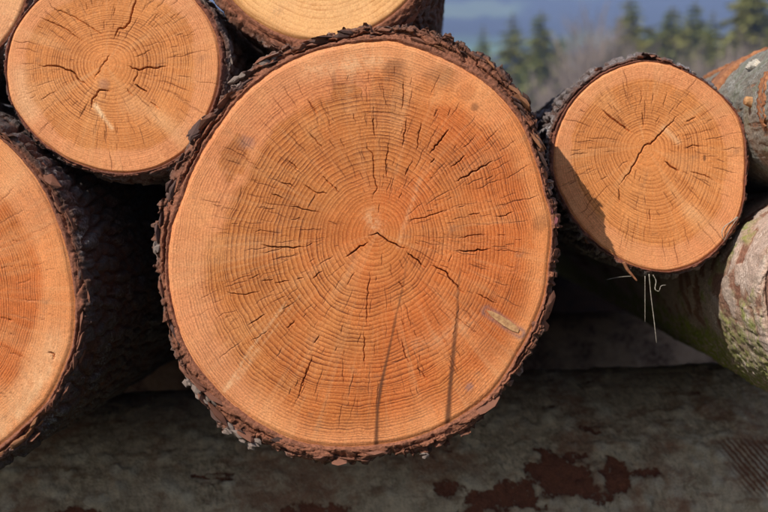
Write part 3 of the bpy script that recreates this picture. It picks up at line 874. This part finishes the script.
# ------------------------------------------------------------------ the two logs whose ends pass the right edge
def side_log(label, px, py, rpx, y, mat, style, seed, amp, hook, facemat, bulge=None):
    c = Vector(((px - VX) * PX, y, EYE - (py - VY) * PX))
    root = thing('log', label, 'log', c, GROUP)
    Lw = np.full(len(TH), rpx * PX - 0.008) * (1 + 0.012 * np.sin(TH * 2 + 0.5) + 0.006 * np.sin(TH * 5))
    if bulge:
        Lw = Lw + bulge[1] * np.clip(np.cos(TH - math.radians(bulge[0])), 0, 1) ** 4
    Lb = Lw + 0.008
    build_face(root, Lw, (0.004, 0.004), 90, facemat, [0.006, 0.005, 0.0045, 0.004], [], (30, 0.3, 0.9), 0.78, seed)
    bark = build_bark(root, Lw, Lb, 560 if style == 'smooth' else 300, yrows(0.007, 0.6, LOGLEN - y, 1.2), mat, seed + 1, amp=amp, rag=0.002, na=8, style=style, hook=hook, plate=(0.03, 0.05))
    back_end(root, Lw, LOGLEN - y, ENDWOOD)
    return root, bark, c, Lb


def hookH(T, Y, U, R, cr, g):
    n = fbm(U * 24, Y / 0.06, 5, 4, 24)
    _, _, pid = worley(U * 30 + 0.4 * n, Y / 0.035 + 0.4 * n, 6, 30)
    low = sstep(-2.2, -2.75, -np.abs(T + math.radians(0)) ) * 0
    ang = np.degrees(np.arctan2(np.sin(T), np.cos(T)))            # 180 = facing left, -90 = facing down
    a = np.where(ang < 0, ang + 360, ang)                          # 180..270 = lower left
    g = sstep(0.0, 0.30, 0.70 * sstep(188, 225, a) * sstep(300, 262, a) + 0.35 * n - 0.05) * (0.75 + 0.25 * sstep(0.15, 0.5, Y))
    g = np.maximum(g, sstep(0.25, 0.6, n + 0.25 * sstep(0.35, 0.6, Y)) * 0.8)
    bare = sstep(0.55, 0.7, pid + 0.25 * n)
    cr = 0.9 - 0.75 * bare * (1 - g)
    return R + 0.0018 * (1 - bare) + 0.004 * g * np.clip(fbm(U * 160, Y / 0.006, 8, 2, 160) + 0.5, 0, 1), cr, g


rootH, barkH, cH, LbH = side_log('mossy pinkish log low on the right below the cracked tan one', 893, 313, 126, -0.03, BARK_MOSS, 'smooth', 81, 0.0022, hookH, W_RED, (146, 0.022))


def hookG(T, Y, U, R, cr, g):
    n = fbm(U * 30, Y / 0.05, 15, 4, 30)
    scr = sstep(0.35, 0.5, fbm(U * 70, Y / 0.25, 16, 3, 70))
    return R - 0.0012 * scr, np.clip(cr + 0.2 * n - 0.4 * scr, 0.3, 1.1), 0.35 * sstep(0.1, 0.4, n)


rootG, barkG, cG, LbG = side_log('smooth grey log at the upper right edge with torn orange bark strips', 858, 101, 86, -0.03, BARK_GREY, 'smooth', 91, 0.0022, hookG, W_TAN)


def wrap_strip(root, Lb, a0, a1, y0, y1, skew, mat, name, seed, lift=0.004):
    """A torn strip lying round the log: its own thickness, ragged edges."""
    na, nb = 40, 6
    co = []; idx = {}
    for layer in (0, 1):
        for i in range(na + 1):
            t = i / na; a = math.radians(a0 + (a1 - a0) * t)
            r = float(look(Lb, np.array([(a + math.pi) % (2 * math.pi) - math.pi]))[0])
            taper = min(1, 5 * t + 0.25, 5 * (1 - t) + 0.25)
            e0 = 0.010 * float(fbm(np.array([i * 0.35]), np.array([0.5]), seed, 2)[0]); e1 = 0.010 * float(fbm(np.array([i * 0.35]), np.array([3.5]), seed, 2)[0])
            for j in range(nb + 1):
                s = j / nb
                mid_ = (y0 + y1) / 2 + skew * (t - 0.5)
                h = (y1 - y0) / 2 * taper
                y = mid_ - h + e0 + (2 * h + e1 - e0) * s
                rr_ = r + (lift * (0.6 + 0.8 * abs(s - 0.5)) + 0.0012 * math.sin(i * 1.3 + j * 2.2) if layer else -0.006)
                idx[layer, i, j] = len(co); co.append((rr_ * math.cos(a), y, rr_ * math.sin(a)))
    q = []
    for i in range(na):
        for j in range(nb):
            q.append((idx[1, i, j], idx[1, i + 1, j], idx[1, i + 1, j + 1], idx[1, i, j + 1]))
        q.append((idx[0, i, 0], idx[0, i + 1, 0], idx[1, i + 1, 0], idx[1, i, 0])); q.append((idx[1, i, nb], idx[1, i + 1, nb], idx[0, i + 1, nb], idx[0, i, nb]))
    for j in range(nb):
        q.append((idx[1, 0, j], idx[1, 0, j + 1], idx[0, 0, j + 1], idx[0, 0, j])); q.append((idx[0, na, j], idx[0, na, j + 1], idx[1, na, j + 1], idx[1, na, j]))
    return mesh_np(name, np.array(co), np.array(q), mat, root)


wrap_strip(rootG, LbG, 92, 172, 0.375, 0.455, 0.03, STRIP, 'torn_bark_strip', 3)
wrap_strip(rootG, LbG, 90, 128, 0.54, 0.64, 0.05, STRIP, 'torn_bark_strip', 4)
wrap_strip(rootG, LbG, 158, 196, 0.055, 0.085, 0.0, STRIP, 'torn_bark_strip', 5)
wrap_strip(rootG, LbG, 138, 146, 0.20, 0.245, 0.0, CHIP, 'pale_chip', 6, 0.003)
tube('branch_stub', [(-0.108, 0.12, 0.004), (-0.116, 0.12, 0.006), (-0.124, 0.118, 0.008)], 0.009, 0.006, KNOT, rootG, 8)


rootK, barkK, cK, LbK = side_log('big log beyond the left edge of the picture, beside the half-cropped orange one', -545, 305, 208, 0.05, BARK_RED, 'plate', 131, 0.006, None, W_RED)

# ------------------------------------------------------------------ logs lying across, under the stack
def cross_log(label, y, ztop0, slope, R, x0, x1, mat, seed, nx, na, hook=None, group='logs lying crosswise under the pile'):
    zc = ztop0 - R
    root = thing('crosswise_log', label, 'log', (0, y, zc), group)
    root.rotation_euler = (0, -math.atan(slope), 0)
    # finer rows on the side that faces the camera
    base = np.linspace(0, 2 * np.pi, na, endpoint=False)
    ang = base - 0.75 * np.sin(base)       # crowd round angle 0 = the upper front
    ang = ang + np.radians(135)            # 90 = up, 180 = towards the camera
    xs = np.linspace(x0, x1, nx)
    XX, AA = np.meshgrid(xs, ang, indexing='ij')
    U = np.broadcast_to((ang / (2 * np.pi)) % 1.0, XX.shape)
    per = 2 * np.pi * R
    n1 = fbm(XX / 0.09, U * 14, seed, 4, None); n2 = fbm(XX / 0.012, AA * R / 0.012, seed + 2, 3)
    f1, f2, ci = worley(XX / 0.030, AA * R / 0.028, seed + 3)
    big_ = fbm(XX / 0.4, AA * 0.9, seed + 4, 2)
    blob = np.clip(1 - (f1 / (0.30 + 0.30 * ci)) ** 2, 0, 1) * (ci > 0.60) * np.clip(5 * big_ + 0.2 + 1.8 * n1, 0, 1)          # round lichen warts
    fine = fbm(XX / 0.016, AA * R / 0.010, seed + 5, 3)
    w1, w2, wi = worley(XX / 0.013 + 0.5 * n2, AA * R / 0.011 + 0.4 * n2, seed + 6)
    seam = (1 - sstep(0.0, 0.14, w2 - w1)) * np.clip(0.55 + 1.2 * n1, 0, 1) * (blob < 0.1)
    disp = 0.006 * big_ + 0.0025 * n2 + 0.003 * n1 + 0.0040 * blob ** 0.5 + 0.002 * fine + 0.0012 * (wi - 0.5) - 0.0012 * seam
    cr = 0.78 + 0.22 * n1; bare = np.zeros_like(cr); rut = np.zeros_like(cr)
    if hook:
        disp, cr, bare, rut = hook(XX, AA, disp, cr, bare, rut, n1, n2)
    # darker brown, mixed in by the angle round the log
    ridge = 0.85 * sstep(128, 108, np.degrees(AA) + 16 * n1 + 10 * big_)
    RR = R + disp
    co = np.stack([XX, RR * np.cos(AA), RR * np.sin(AA)], -1).reshape(-1, 3)
    i = np.arange(nx * na).reshape(nx, na); j = np.roll(i, -1, axis=1)
    q = np.stack([i[:-1], j[:-1], j[1:], i[1:]], -1).reshape(-1, 4)
    mesh_np('bark', co, q, mat, root, dict(crust=cr, lichen=blob * (1 - bare), bare=bare, plate=wi, seam=seam * (1 - bare), ridge=ridge, scrape=rut))
    for xe in (x0, x1):
        bm = bmesh.new()
        vs = [bm.verts.new((xe, (R - 0.003) * math.cos(t), (R - 0.003) * math.sin(t))) for t in np.linspace(0, 2 * np.pi, 48, endpoint=False)]
        cc = bm.verts.new((xe + (-0.01 if xe < 0 else 0.01), 0, 0))
        for k in range(48):
            bm.faces.new((vs[k], vs[(k + 1) % 48], cc))
        bmesh.ops.recalc_face_normals(bm, faces=bm.faces)
        obj_bm('cut_end', bm, ENDWOOD, root)
    return root


m = Mat('lichen_bark')
co_ = m.coord(); cr_ = m.attr('crust'); li = m.attr('lichen'); ba = m.attr('bare')
na_ = m.noise(co_, 22, 5, 0.65); nb_ = m.noise(co_, 110, 5, 0.7); nc_ = m.noise(co_, 420, 3, 0.65); nd_ = m.noise(m.mapping(co_, (9, 26, 26)), 2.0, 4, 0.6)
c_ = m.mix(m.rng(na_, 0.35, 0.62), (0.54, 0.40, 0.26), (0.88, 0.70, 0.48))
c_ = m.mix(m.rng(nb_, 0.50, 0.58, 0, 0.7), c_, (0.88, 0.71, 0.49))
c_ = m.mix(m.rng(nc_, 0.53, 0.66, 0, 0.6), c_, (0.09, 0.07, 0.05))
c_ = m.mix(m.rng(nd_, 0.50, 0.66, 0, 0.6), c_, (0.30, 0.13, 0.065))
c_ = m.mix(m.math('MULTIPLY', li, 0.55, clamp=True), c_, (0.95, 0.85, 0.66))
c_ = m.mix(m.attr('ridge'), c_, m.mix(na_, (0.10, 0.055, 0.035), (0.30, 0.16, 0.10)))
pl_ = m.attr('plate'); c_ = m.mix(m.math('MULTIPLY', pl_, 0.5), c_, m.mix(0.55, c_, (0.14, 0.10, 0.07)))
c_ = m.mix(m.math('MULTIPLY', m.attr('seam'), 0.6), c_, (0.07, 0.05, 0.035))
ne_ = m.noise(co_, 6.5, 5, 0.68)
c_ = m.mix(m.math('MULTIPLY', m.rng(ne_, 0.47, 0.62), m.rng(nb_, 0.30, 0.62, 0.25, 0.85)), c_, (0.36, 0.17, 0.095))
bam = m.math('ADD', ba, m.math('ADD', m.math('MULTIPLY', m.math('SUBTRACT', nb_, 0.5), 1.3), m.math('MULTIPLY', m.math('SUBTRACT', nc_, 0.5), 0.7)))
bam = m.math('MULTIPLY', m.rng(bam, 0.42, 0.56), m.rng(ba, 0.08, 0.22))
sx_ = m.t.nodes.new('ShaderNodeSeparateXYZ'); m.put(sx_.inputs[0], co_)
wv_ = m.math('SINE', m.math('MULTIPLY_ADD', m.math('ADD', sx_.outputs[0], m.math('MULTIPLY', sx_.outputs[2], 0.75)), 620.0, m.math('MULTIPLY', nb_, 7.0)))
scr = m.math('MULTIPLY', m.attr('scrape'), m.rng(wv_, -0.3, 0.5))
c_ = m.mix(m.math('MULTIPLY', scr, 0.9), c_, m.mix(nc_, (0.34, 0.13, 0.065), (0.16, 0.055, 0.03)))
c_ = m.mix(bam, c_, m.mix(nb_, (0.36, 0.125, 0.065), (0.10, 0.035, 0.020)))
c_ = m.mix(1.0, c_, m.rng(nc_, 0.3, 0.7, 0.75, 1.2), 'MULTIPLY')
m.base(c_, 0.9)
m.bump(m.math('SUBTRACT', m.math('ADD', nb_, m.math('MULTIPLY', nc_, 0.8)), m.math('ADD', m.math('MULTIPLY', bam, 0.8), m.math('MULTIPLY', scr, 0.5))), 1.0, 0.006)
LICHEN = m.m

IR = 0.33
IY = 0.83
IZ = EYE - 0.345 - 0.008


def hookI(X, A, disp, cr, bare, rut, n1, n2):
    # bare wounds in the bark, given where the photo shows them
    zc = IZ - IR
    for (px, py, rx, rz, k) in [(562, 480, 0.055, 0.045, 1.0), (520, 500, 0.06, 0.03, 0.9), (480, 505, 0.05, 0.025, 0.8), (700, 440, 0.03, 0.012, 0.6), (620, 486, 0.026, 0.030, 1.0), (590, 496, 0.05, 0.03, 0.75), (452, 492, 0.03, 0.02, 0.7), (318, 508, 0.06, 0.02, 0.8), (40, 508, 0.11, 0.02, 0.95), (75, 500, 0.05, 0.02, 0.9), (370, 398, 0.05, 0.012, 0.5), (690, 402, 0.05, 0.012, 0.5), (560, 402, 0.06, 0.012, 0.45), (655, 483, 0.035, 0.01, 0.7), (535, 420, 0.05, 0.008, 0.4)]:
        # find the angle on the log that this pixel sees
        best = None
        for a in np.radians(np.arange(92, 200, 0.5)):
            yy = IY + IR * math.cos(a); zz = zc + IR * math.sin(a)
            py_ = VY + (EYE - zz) / (PX * (DIST + yy) / DIST)
            if best is None or abs(py_ - py) < best[0]:
                best = (abs(py_ - py), a, (px - VX) * PX * (DIST + yy) / DIST)
        d = np.hypot((X - best[2]) / rx, (A - best[1]) * IR / rz) + 0.95 * fbm(X / 0.022, A * IR / 0.016, int(px), 5, None, 0.6)
        bare = np.maximum(bare, k * (1 - sstep(0.35, 1.35, d)))
        if px == 562:
            aw = best[1]
    bare = np.maximum(bare, 0.62 * (1 - sstep(0.0, 0.16, np.abs(fbm(X / 0.16, A * IR / 0.03, 51, 4) - 0.42))) * sstep(0.1, 0.4, n1))
    # scraped by a claw at the right
    sx = X - 0.63; sa = (A - aw) * IR
    rut = (1 - sstep(0.070, 0.105, np.abs(sx - 0.4 * sa) + 0.02 * n1)) * (1 - sstep(0.04, 0.065, np.abs(sa)))
    disp = disp - 0.004 * sstep(0.4, 0.6, bare) - 0.002 * rut
    return disp, cr, bare, rut


cross_log('grey lichen-covered log lying crosswise in shadow under the whole stack', IY, IZ, 0.045, IR, -1.35, 1.35, LICHEN, 101, 820, 130, hookI)


def hookJ(X, A, disp, cr, bare, rut, n1, n2):
    return disp, cr, np.clip(0.35 + 0.5 * n1, 0, 0.6), rut


m = Mat('peeled_brown_bark')
co_ = m.coord()
na_ = m.noise(co_, 12, 5, 0.6); nb_ = m.noise(co_, 90, 4, 0.65)
m.base(m.mix(m.rng(nb_, 0.4, 0.65, 0, 0.6), m.mix(m.rng(na_, 0.4, 0.62), (0.46, 0.27, 0.15), (0.12, 0.05, 0.028)), (0.54, 0.35, 0.21)), 0.85)
m.bump(nb_, 0.6, 0.006)
cross_log('brown log lying crosswise farther back, in the dark gap below the mossy one', 2.05, IZ, 0.03, IR, -1.4, 1.5, m.m, 111, 200, 60, hookJ)

cross_log('brown log lying crosswise deepest in the dark gap right of the largest log', 4.1, IZ, 0.03, IR, -1.5, 1.7, plain('gap_shade_bark', (0.045, 0.018, 0.008), (0.02, 0.008, 0.004), 30, 1.0), 121, 160, 48, hookJ)  # near-black base colour stands in for the deep shade in the gap

# ------------------------------------------------------------------ ground, hills
m = Mat('meadow')
co_ = m.coord(); a_ = m.noise(co_, 0.6, 5, 0.6); b_ = m.noise(co_, 9, 5, 0.65)
m.base(m.mix(m.rng(b_, 0.4, 0.65), m.mix(m.rng(a_, 0.4, 0.6), (0.06, 0.075, 0.025), (0.11, 0.09, 0.045)), (0.045, 0.035, 0.022)), 0.95)
m.bump(b_, 0.8, 0.05)
n = 61
gx, gy = np.meshgrid(np.linspace(-1, 1, n), np.linspace(0, 1, n), indexing='ij')
gx = np.sign(gx) * np.abs(gx) ** 2.2 * 1500; gy = -250 + (gy ** 1.0) * 2250
gz = 0.0 * gx
co = np.stack([gx, gy, gz], -1).reshape(-1, 3); i = np.arange(n * n).reshape(n, n)
q = np.stack([i[:-1, :-1], i[1:, :-1], i[1:, 1:], i[:-1, 1:]], -1).reshape(-1, 4)
g = mesh_np('ground', co, q, m.m)
g['kind'] = 'structure'

nx, ny = 220, 160
hx, hy = np.meshgrid(np.linspace(-1450, 1450, nx), np.linspace(330, 1750, ny), indexing='ij')
hz = 0.225 * (hy - 352) * sstep(330, 480, hy) - 2.0
hz = hz * (1 + 0.10 * fbm(hx / 420, hy / 420, 3, 3)) + 9 * fbm(hx / 130, hy / 130, 4, 4) * sstep(380, 600, hy)
crest = 232 + 18 * fbm(hx / 500, hy * 0 + 0.5, 9, 3)
hz = np.minimum(hz, crest - 0.05 * np.clip(hy - 1350, 0, 500))
tanv = (hz - EYE) / (hy + DIST)
hpx = VX + hx / (hy + DIST) * (DIST / PX)
wood_n = fbm(hx / 150, hy / 150, 6, 4)
fld = sstep(0.10, -0.05, 0.5 * wood_n + 0.9 * np.abs((hy - 800) / 110) ** 1.5 + 0.4 * np.abs((hx - 30) / 230) ** 2 - 0.5)
fld = np.maximum(fld, 0.9 * sstep(0.18, 0.28, fbm(hx / 300, hy / 120, 7, 3)))
lump = np.where(fld < 0.5, 1.0, 0.0) * 7 * np.clip(fbm(hx / 14, hy / 14, 8, 2) + 0.6, 0, 2)
m = Mat('wooded_hillside')
co_ = m.coord(); f_ = m.attr('field'); a_ = m.noise(co_, 0.06, 5, 0.65); b_ = m.noise(co_, 0.012, 3)
m.base(m.mix(f_, m.mix(m.rng(a_, 0.35, 0.65), (0.016, 0.026, 0.022), (0.035, 0.045, 0.035)), m.mix(m.rng(b_, 0.4, 0.6), (0.14, 0.27, 0.08), (0.21, 0.28, 0.11))), 0.95)
co = np.stack([hx, hy, hz + lump], -1).reshape(-1, 3); i = np.arange(nx * ny).reshape(nx, ny)
q = np.stack([i[:-1, :-1], i[1:, :-1], i[1:, 1:], i[:-1, 1:]], -1).reshape(-1, 4)
h = mesh_np('hill', co, q, m.m, None, dict(field=fld))
h['kind'] = 'structure'

# ------------------------------------------------------------------ houses on the slope
def house(label, px, py, d, wd, ht):
    c = at(px, py, d - DIST)
    iy = int(np.argmin(np.abs(hy[0] - d))); ix = int(np.argmin(np.abs(hx[:, 0] - c.x)))
    zb = float(hz[ix, iy])
    r = thing('house', label, 'house', (c.x, d, zb), 'pale houses on the far slope')
    r.rotation_euler = (0, 0, 0.3)
    bm = bmesh.new(); bmesh.ops.create_cube(bm, size=1)
    for v in bm.verts:
        v.co = Vector((v.co.x * wd, v.co.y * wd * 0.8, (v.co.z + 0.5) * (ht + 3) - 3))
    obj_bm('wall', bm, HWALL, r)
    bm = bmesh.new()
    a = wd * 0.56; b = wd * 0.47; vs = [bm.verts.new(p) for p in [(-a, -b, ht), (a, -b, ht), (a, b, ht), (-a, b, ht), (-a, 0, ht + wd * 0.42), (a, 0, ht + wd * 0.42)]]
    for f in [(0, 1, 5, 4), (2, 3, 4, 5), (0, 4, 3), (1, 2, 5), (3, 2, 1, 0)]:
        bm.faces.new([vs[k] for k in f])
    obj_bm('roof', bm, HROOF, r)
    return r


HWALL = plain('white_render', (0.6, 0.57, 0.56), (0.55, 0.52, 0.5), 1)
HROOF = plain('roof_tile', (0.26, 0.15, 0.12), (0.2, 0.12, 0.1), 2)
house('blurred pale house in the far valley between the two leftmost conifers', 497, 55, 640, 4.5, 4)
house('blurred pale house in the far valley between the second and third conifer', 526, 48, 650, 4.0, 4)

# ------------------------------------------------------------------ trees
NEEDLE = Mat('conifer_needles')
co_ = NEEDLE.coord(); a_ = NEEDLE.noise(co_, 0.9, 4, 0.6); b_ = NEEDLE.noise(co_, 7, 3)
NEEDLE.base(NEEDLE.mix(NEEDLE.rng(b_, 0.35, 0.65), NEEDLE.mix(NEEDLE.rng(a_, 0.4, 0.6), (0.25, 0.27, 0.06), (0.15, 0.20, 0.055)), (0.36, 0.33, 0.09)), 0.8)
NEEDLE = NEEDLE.m
TRUNK = plain('trunk_bark', (0.12, 0.08, 0.06), (0.06, 0.045, 0.04), 6)
TWIG = plain('bare_twigs', (0.31, 0.24, 0.195), (0.21, 0.165, 0.14), 0.5, bump=0.0)


def conifer_mesh(seed, slim, gap):
    r = random.Random(seed); V = []; F = []
    H = 1.0
    z = 0.06
    while z < 0.985:
        R = slim * (1 - z) ** 0.72 * (0.75 + 0.5 * r.random()) + 0.006
        nb = max(4, int(9 - 4 * z))
        a0 = r.random() * 6.28
        for k in range(nb):
            if r.random() < gap:
                continue
            a = a0 + k * 6.283 / nb + r.uniform(-0.3, 0.3)
            L = R * r.uniform(0.65, 1.15)
            droop = r.uniform(0.1, 0.45) * L
            segs = 7
            for s in range(segs):           # sprays of small leaf-sized blades along the branch
                t = (s + 0.7) / segs
                bx = math.cos(a) * L * t; by = math.sin(a) * L * t; bz = z - droop * t * t + 0.15 * L * t
                for e in range(5):
                    ll = L * 0.40 * (1.15 - 0.6 * t) * r.uniform(0.6, 1.2)
                    aa = a + r.uniform(-1.2, 1.2); el = r.uniform(-0.5, 0.5)
                    tip = (bx + math.cos(aa) * ll, by + math.sin(aa) * ll, bz + math.sin(el) * ll - 0.15 * ll)
                    wv = ll * 0.34
                    nx_, ny_ = -math.sin(aa) * wv, math.cos(aa) * wv
                    tilt = r.uniform(-1, 1) * wv
                    k0 = len(V)
                    V += [(bx + nx_, by + ny_, bz + tilt), (bx - nx_, by - ny_, bz - tilt), tip]
                    F.append((k0, k0 + 1, k0 + 2))
        z += 0.020 + 0.012 * r.random() * (1.2 - z)
    return np.array(V), np.array(F)


def trunk_bm(r0):
    bm = bmesh.new(); n = 7; rings = []
    for i in range(9):
        t = i / 8; rr_ = r0 * (1 - t) ** 0.9 + 0.0015
        rings.append([bm.verts.new((rr_ * math.cos(k * 6.283 / n) + 0.004 * math.sin(t * 5), rr_ * math.sin(k * 6.283 / n), t)) for k in range(n)])
    for a, b in zip(rings[:-1], rings[1:]):
        for k in range(n):
            bm.faces.new((a[k], a[(k + 1) % n], b[(k + 1) % n], b[k]))
    return bm


proto = []
for seed, slim, gap in [(1, 0.24, 0.06), (2, 0.32, 0.08), (3, 0.38, 0.12)]:
    V, F = conifer_mesh(seed, slim, gap)
    crown = mesh_np('crown', V, F, NEEDLE, None, None, False)
    trunk = obj_bm('trunk', trunk_bm(0.013), TRUNK)
    proto.append((crown, trunk))
used = [False] * 3


def conifer(label, px, top, d, kind, wide=1.0):
    c = at(px, top, d - DIST)
    root = thing('conifer_tree', label, 'tree', (c.x, d - DIST, -0.05), 'conifers behind the log pile')
    H = c.z + 0.05
    root.scale = (H * wide, H * wide, H)
    root.rotation_euler = (0, 0, rnd.uniform(0, 6.28))
    for o in proto[kind]:
        p = o if not used[kind] else o.copy()
        if used[kind]:
            COL.objects.link(p)
        p.parent = root
    used[kind] = True


for t in [('blurred slim conifer nearest the top of the largest log', 483, 24, 88, 0, 0.9),
          ('blurred conifer with a tall pointed top, second along from the largest log', 513, 11, 84, 0, 1.0),
          ('blurred conifer third along from the largest log, yellow-green and broad below', 541, 8, 82, 1, 0.9),
          ('blurred conifer rising straight behind the top of the cracked tan log', 630, -6, 78, 1, 0.95),
          ('blurred broad conifer behind the right shoulder of the cracked tan log', 672, 5, 80, 2, 0.95),
          ('blurred conifer beside the broad one, tip touching the top of the frame', 695, -2, 83, 1, 0.85),
          ('blurred narrow yellowish conifer above the gap between tan and grey logs', 713, 10, 76, 0, 0.95),
          ('blurred low bushy conifer just right of the one behind the cracked tan log', 652, 24, 92, 2, 0.9),
          ('blurred low conifer left of the tall one in the top right corner', 733, 26, 90, 2, 0.9),
          ('blurred faint conifer in the gap between the third conifer and the brown bare crowns', 560, 34, 96, 2, 0.8),
          ('blurred conifer farthest back, its tip just left of the narrow yellowish one', 704, 22, 94, 2, 0.9),
          ('blurred tall dark conifer above the grey log in the top right corner', 754, -30, 72, 2, 0.9)]:
    conifer(*t)

# a thicket of bare trees that reads as one brown-grey mass
TV = []; TF = []
tr = random.Random(5)


def blade(p, q_, w0, w1, fine=False):
    if fine:
        d = (q_ - p); a = d.orthogonal().normalized(); a = Matrix.Rotation(tr.uniform(0, 3.14), 3, d.normalized()) @ a
        k = len(TV)
        TV.extend([p + a * w0, p - a * w0, q_]); TF.append((k, k + 1, k + 2, k + 2))
        return
    d = (q_ - p); a = d.orthogonal().normalized(); b = d.normalized().cross(a)
    k = len(TV)
    for c_, w_ in ((p, w0), (q_, w1)):
        for t in (0, 2.094, 4.189):
            TV.append(c_ + (a * math.cos(t) + b * math.sin(t)) * w_)
    for e in range(3):
        TF.append((k + e, k + (e + 1) % 3, k + 3 + (e + 1) % 3, k + 3 + e))


def grow(p, d, L, w_, lev):
    q_ = p + d * L
    blade(p, q_, w_, w_ * 0.65, lev == 0)
    if lev == 0:
        return
    nk = 3 if lev > 1 else 4
    for _ in range(nk):
        s = tr.uniform(0.35, 1.0)
        nd = (d + Vector((tr.uniform(-1, 1), tr.uniform(-1, 1), tr.uniform(-0.3, 0.9))) * 0.62).normalized()
        grow(p + d * L * s, nd, L * tr.uniform(0.5, 0.75), w_ * 0.60, lev - 1)
    grow(q_, (d + Vector((tr.uniform(-1, 1), tr.uniform(-1, 1), 0.3)) * 0.25).normalized(), L * 0.7, w_ * 0.62, lev - 1)


for px in list(range(400, 830, 9)) + list(range(-60, 400, 22)) + list(range(830, 1240, 22)):
    env = np.interp(px, [-60, 400, 450, 500, 540, 560, 585, 605, 625, 660, 700, 740, 768, 830], [60, 96, 96, 96, 90, 58, 24, 16, 38, 62, 60, 50, 40, 36])
    top = env + tr.uniform(-4, 26); d = tr.uniform(58, 72)
    c = at(px + tr.uniform(-3, 3), top, d)
    H = c.z
    for _ in range(4):
        grow(Vector((c.x + tr.uniform(-0.5, 0.5), d + tr.uniform(-1, 1), -0.1)), Vector((tr.uniform(-0.08, 0.08), 0, 1)).normalized(), H * 0.40 * tr.uniform(0.8, 1.1), H * 0.013, 4)
t_ = bpy.data.objects.new('bare_thicket', bpy.data.meshes.new('bare_thicket'))
t_.data.from_pydata([tuple(v) for v in TV], [], [f[:3] if f[2] == f[3] else f for f in TF])
t_.data.materials.append(TWIG)
COL.objects.link(t_)
t_['kind'] = 'stuff'
t_['label'] = 'blurred brown-grey thicket of bare trees behind the log pile'

# ------------------------------------------------------------------ air
bm = bmesh.new()
bmesh.ops.create_cube(bm, size=1)
for v in bm.verts:
    v.co = Vector((v.co.x * 3100, 875 + v.co.y * 2350, 134 + v.co.z * 282))
mm = bpy.data.materials.new('haze')
mm.use_nodes = True
nt = mm.node_tree
nt.nodes.remove(nt.nodes['Principled BSDF'])
pv = nt.nodes.new('ShaderNodeVolumePrincipled')
pv.inputs['Color'].default_value = (0.42, 0.56, 0.98, 1)
pv.inputs['Density'].default_value = 0.0013
nt.links.new(pv.outputs[0], nt.nodes['Material Output'].inputs['Volume'])
hz_ = obj_bm('haze', bm, mm)
hz_['kind'] = 'stuff'
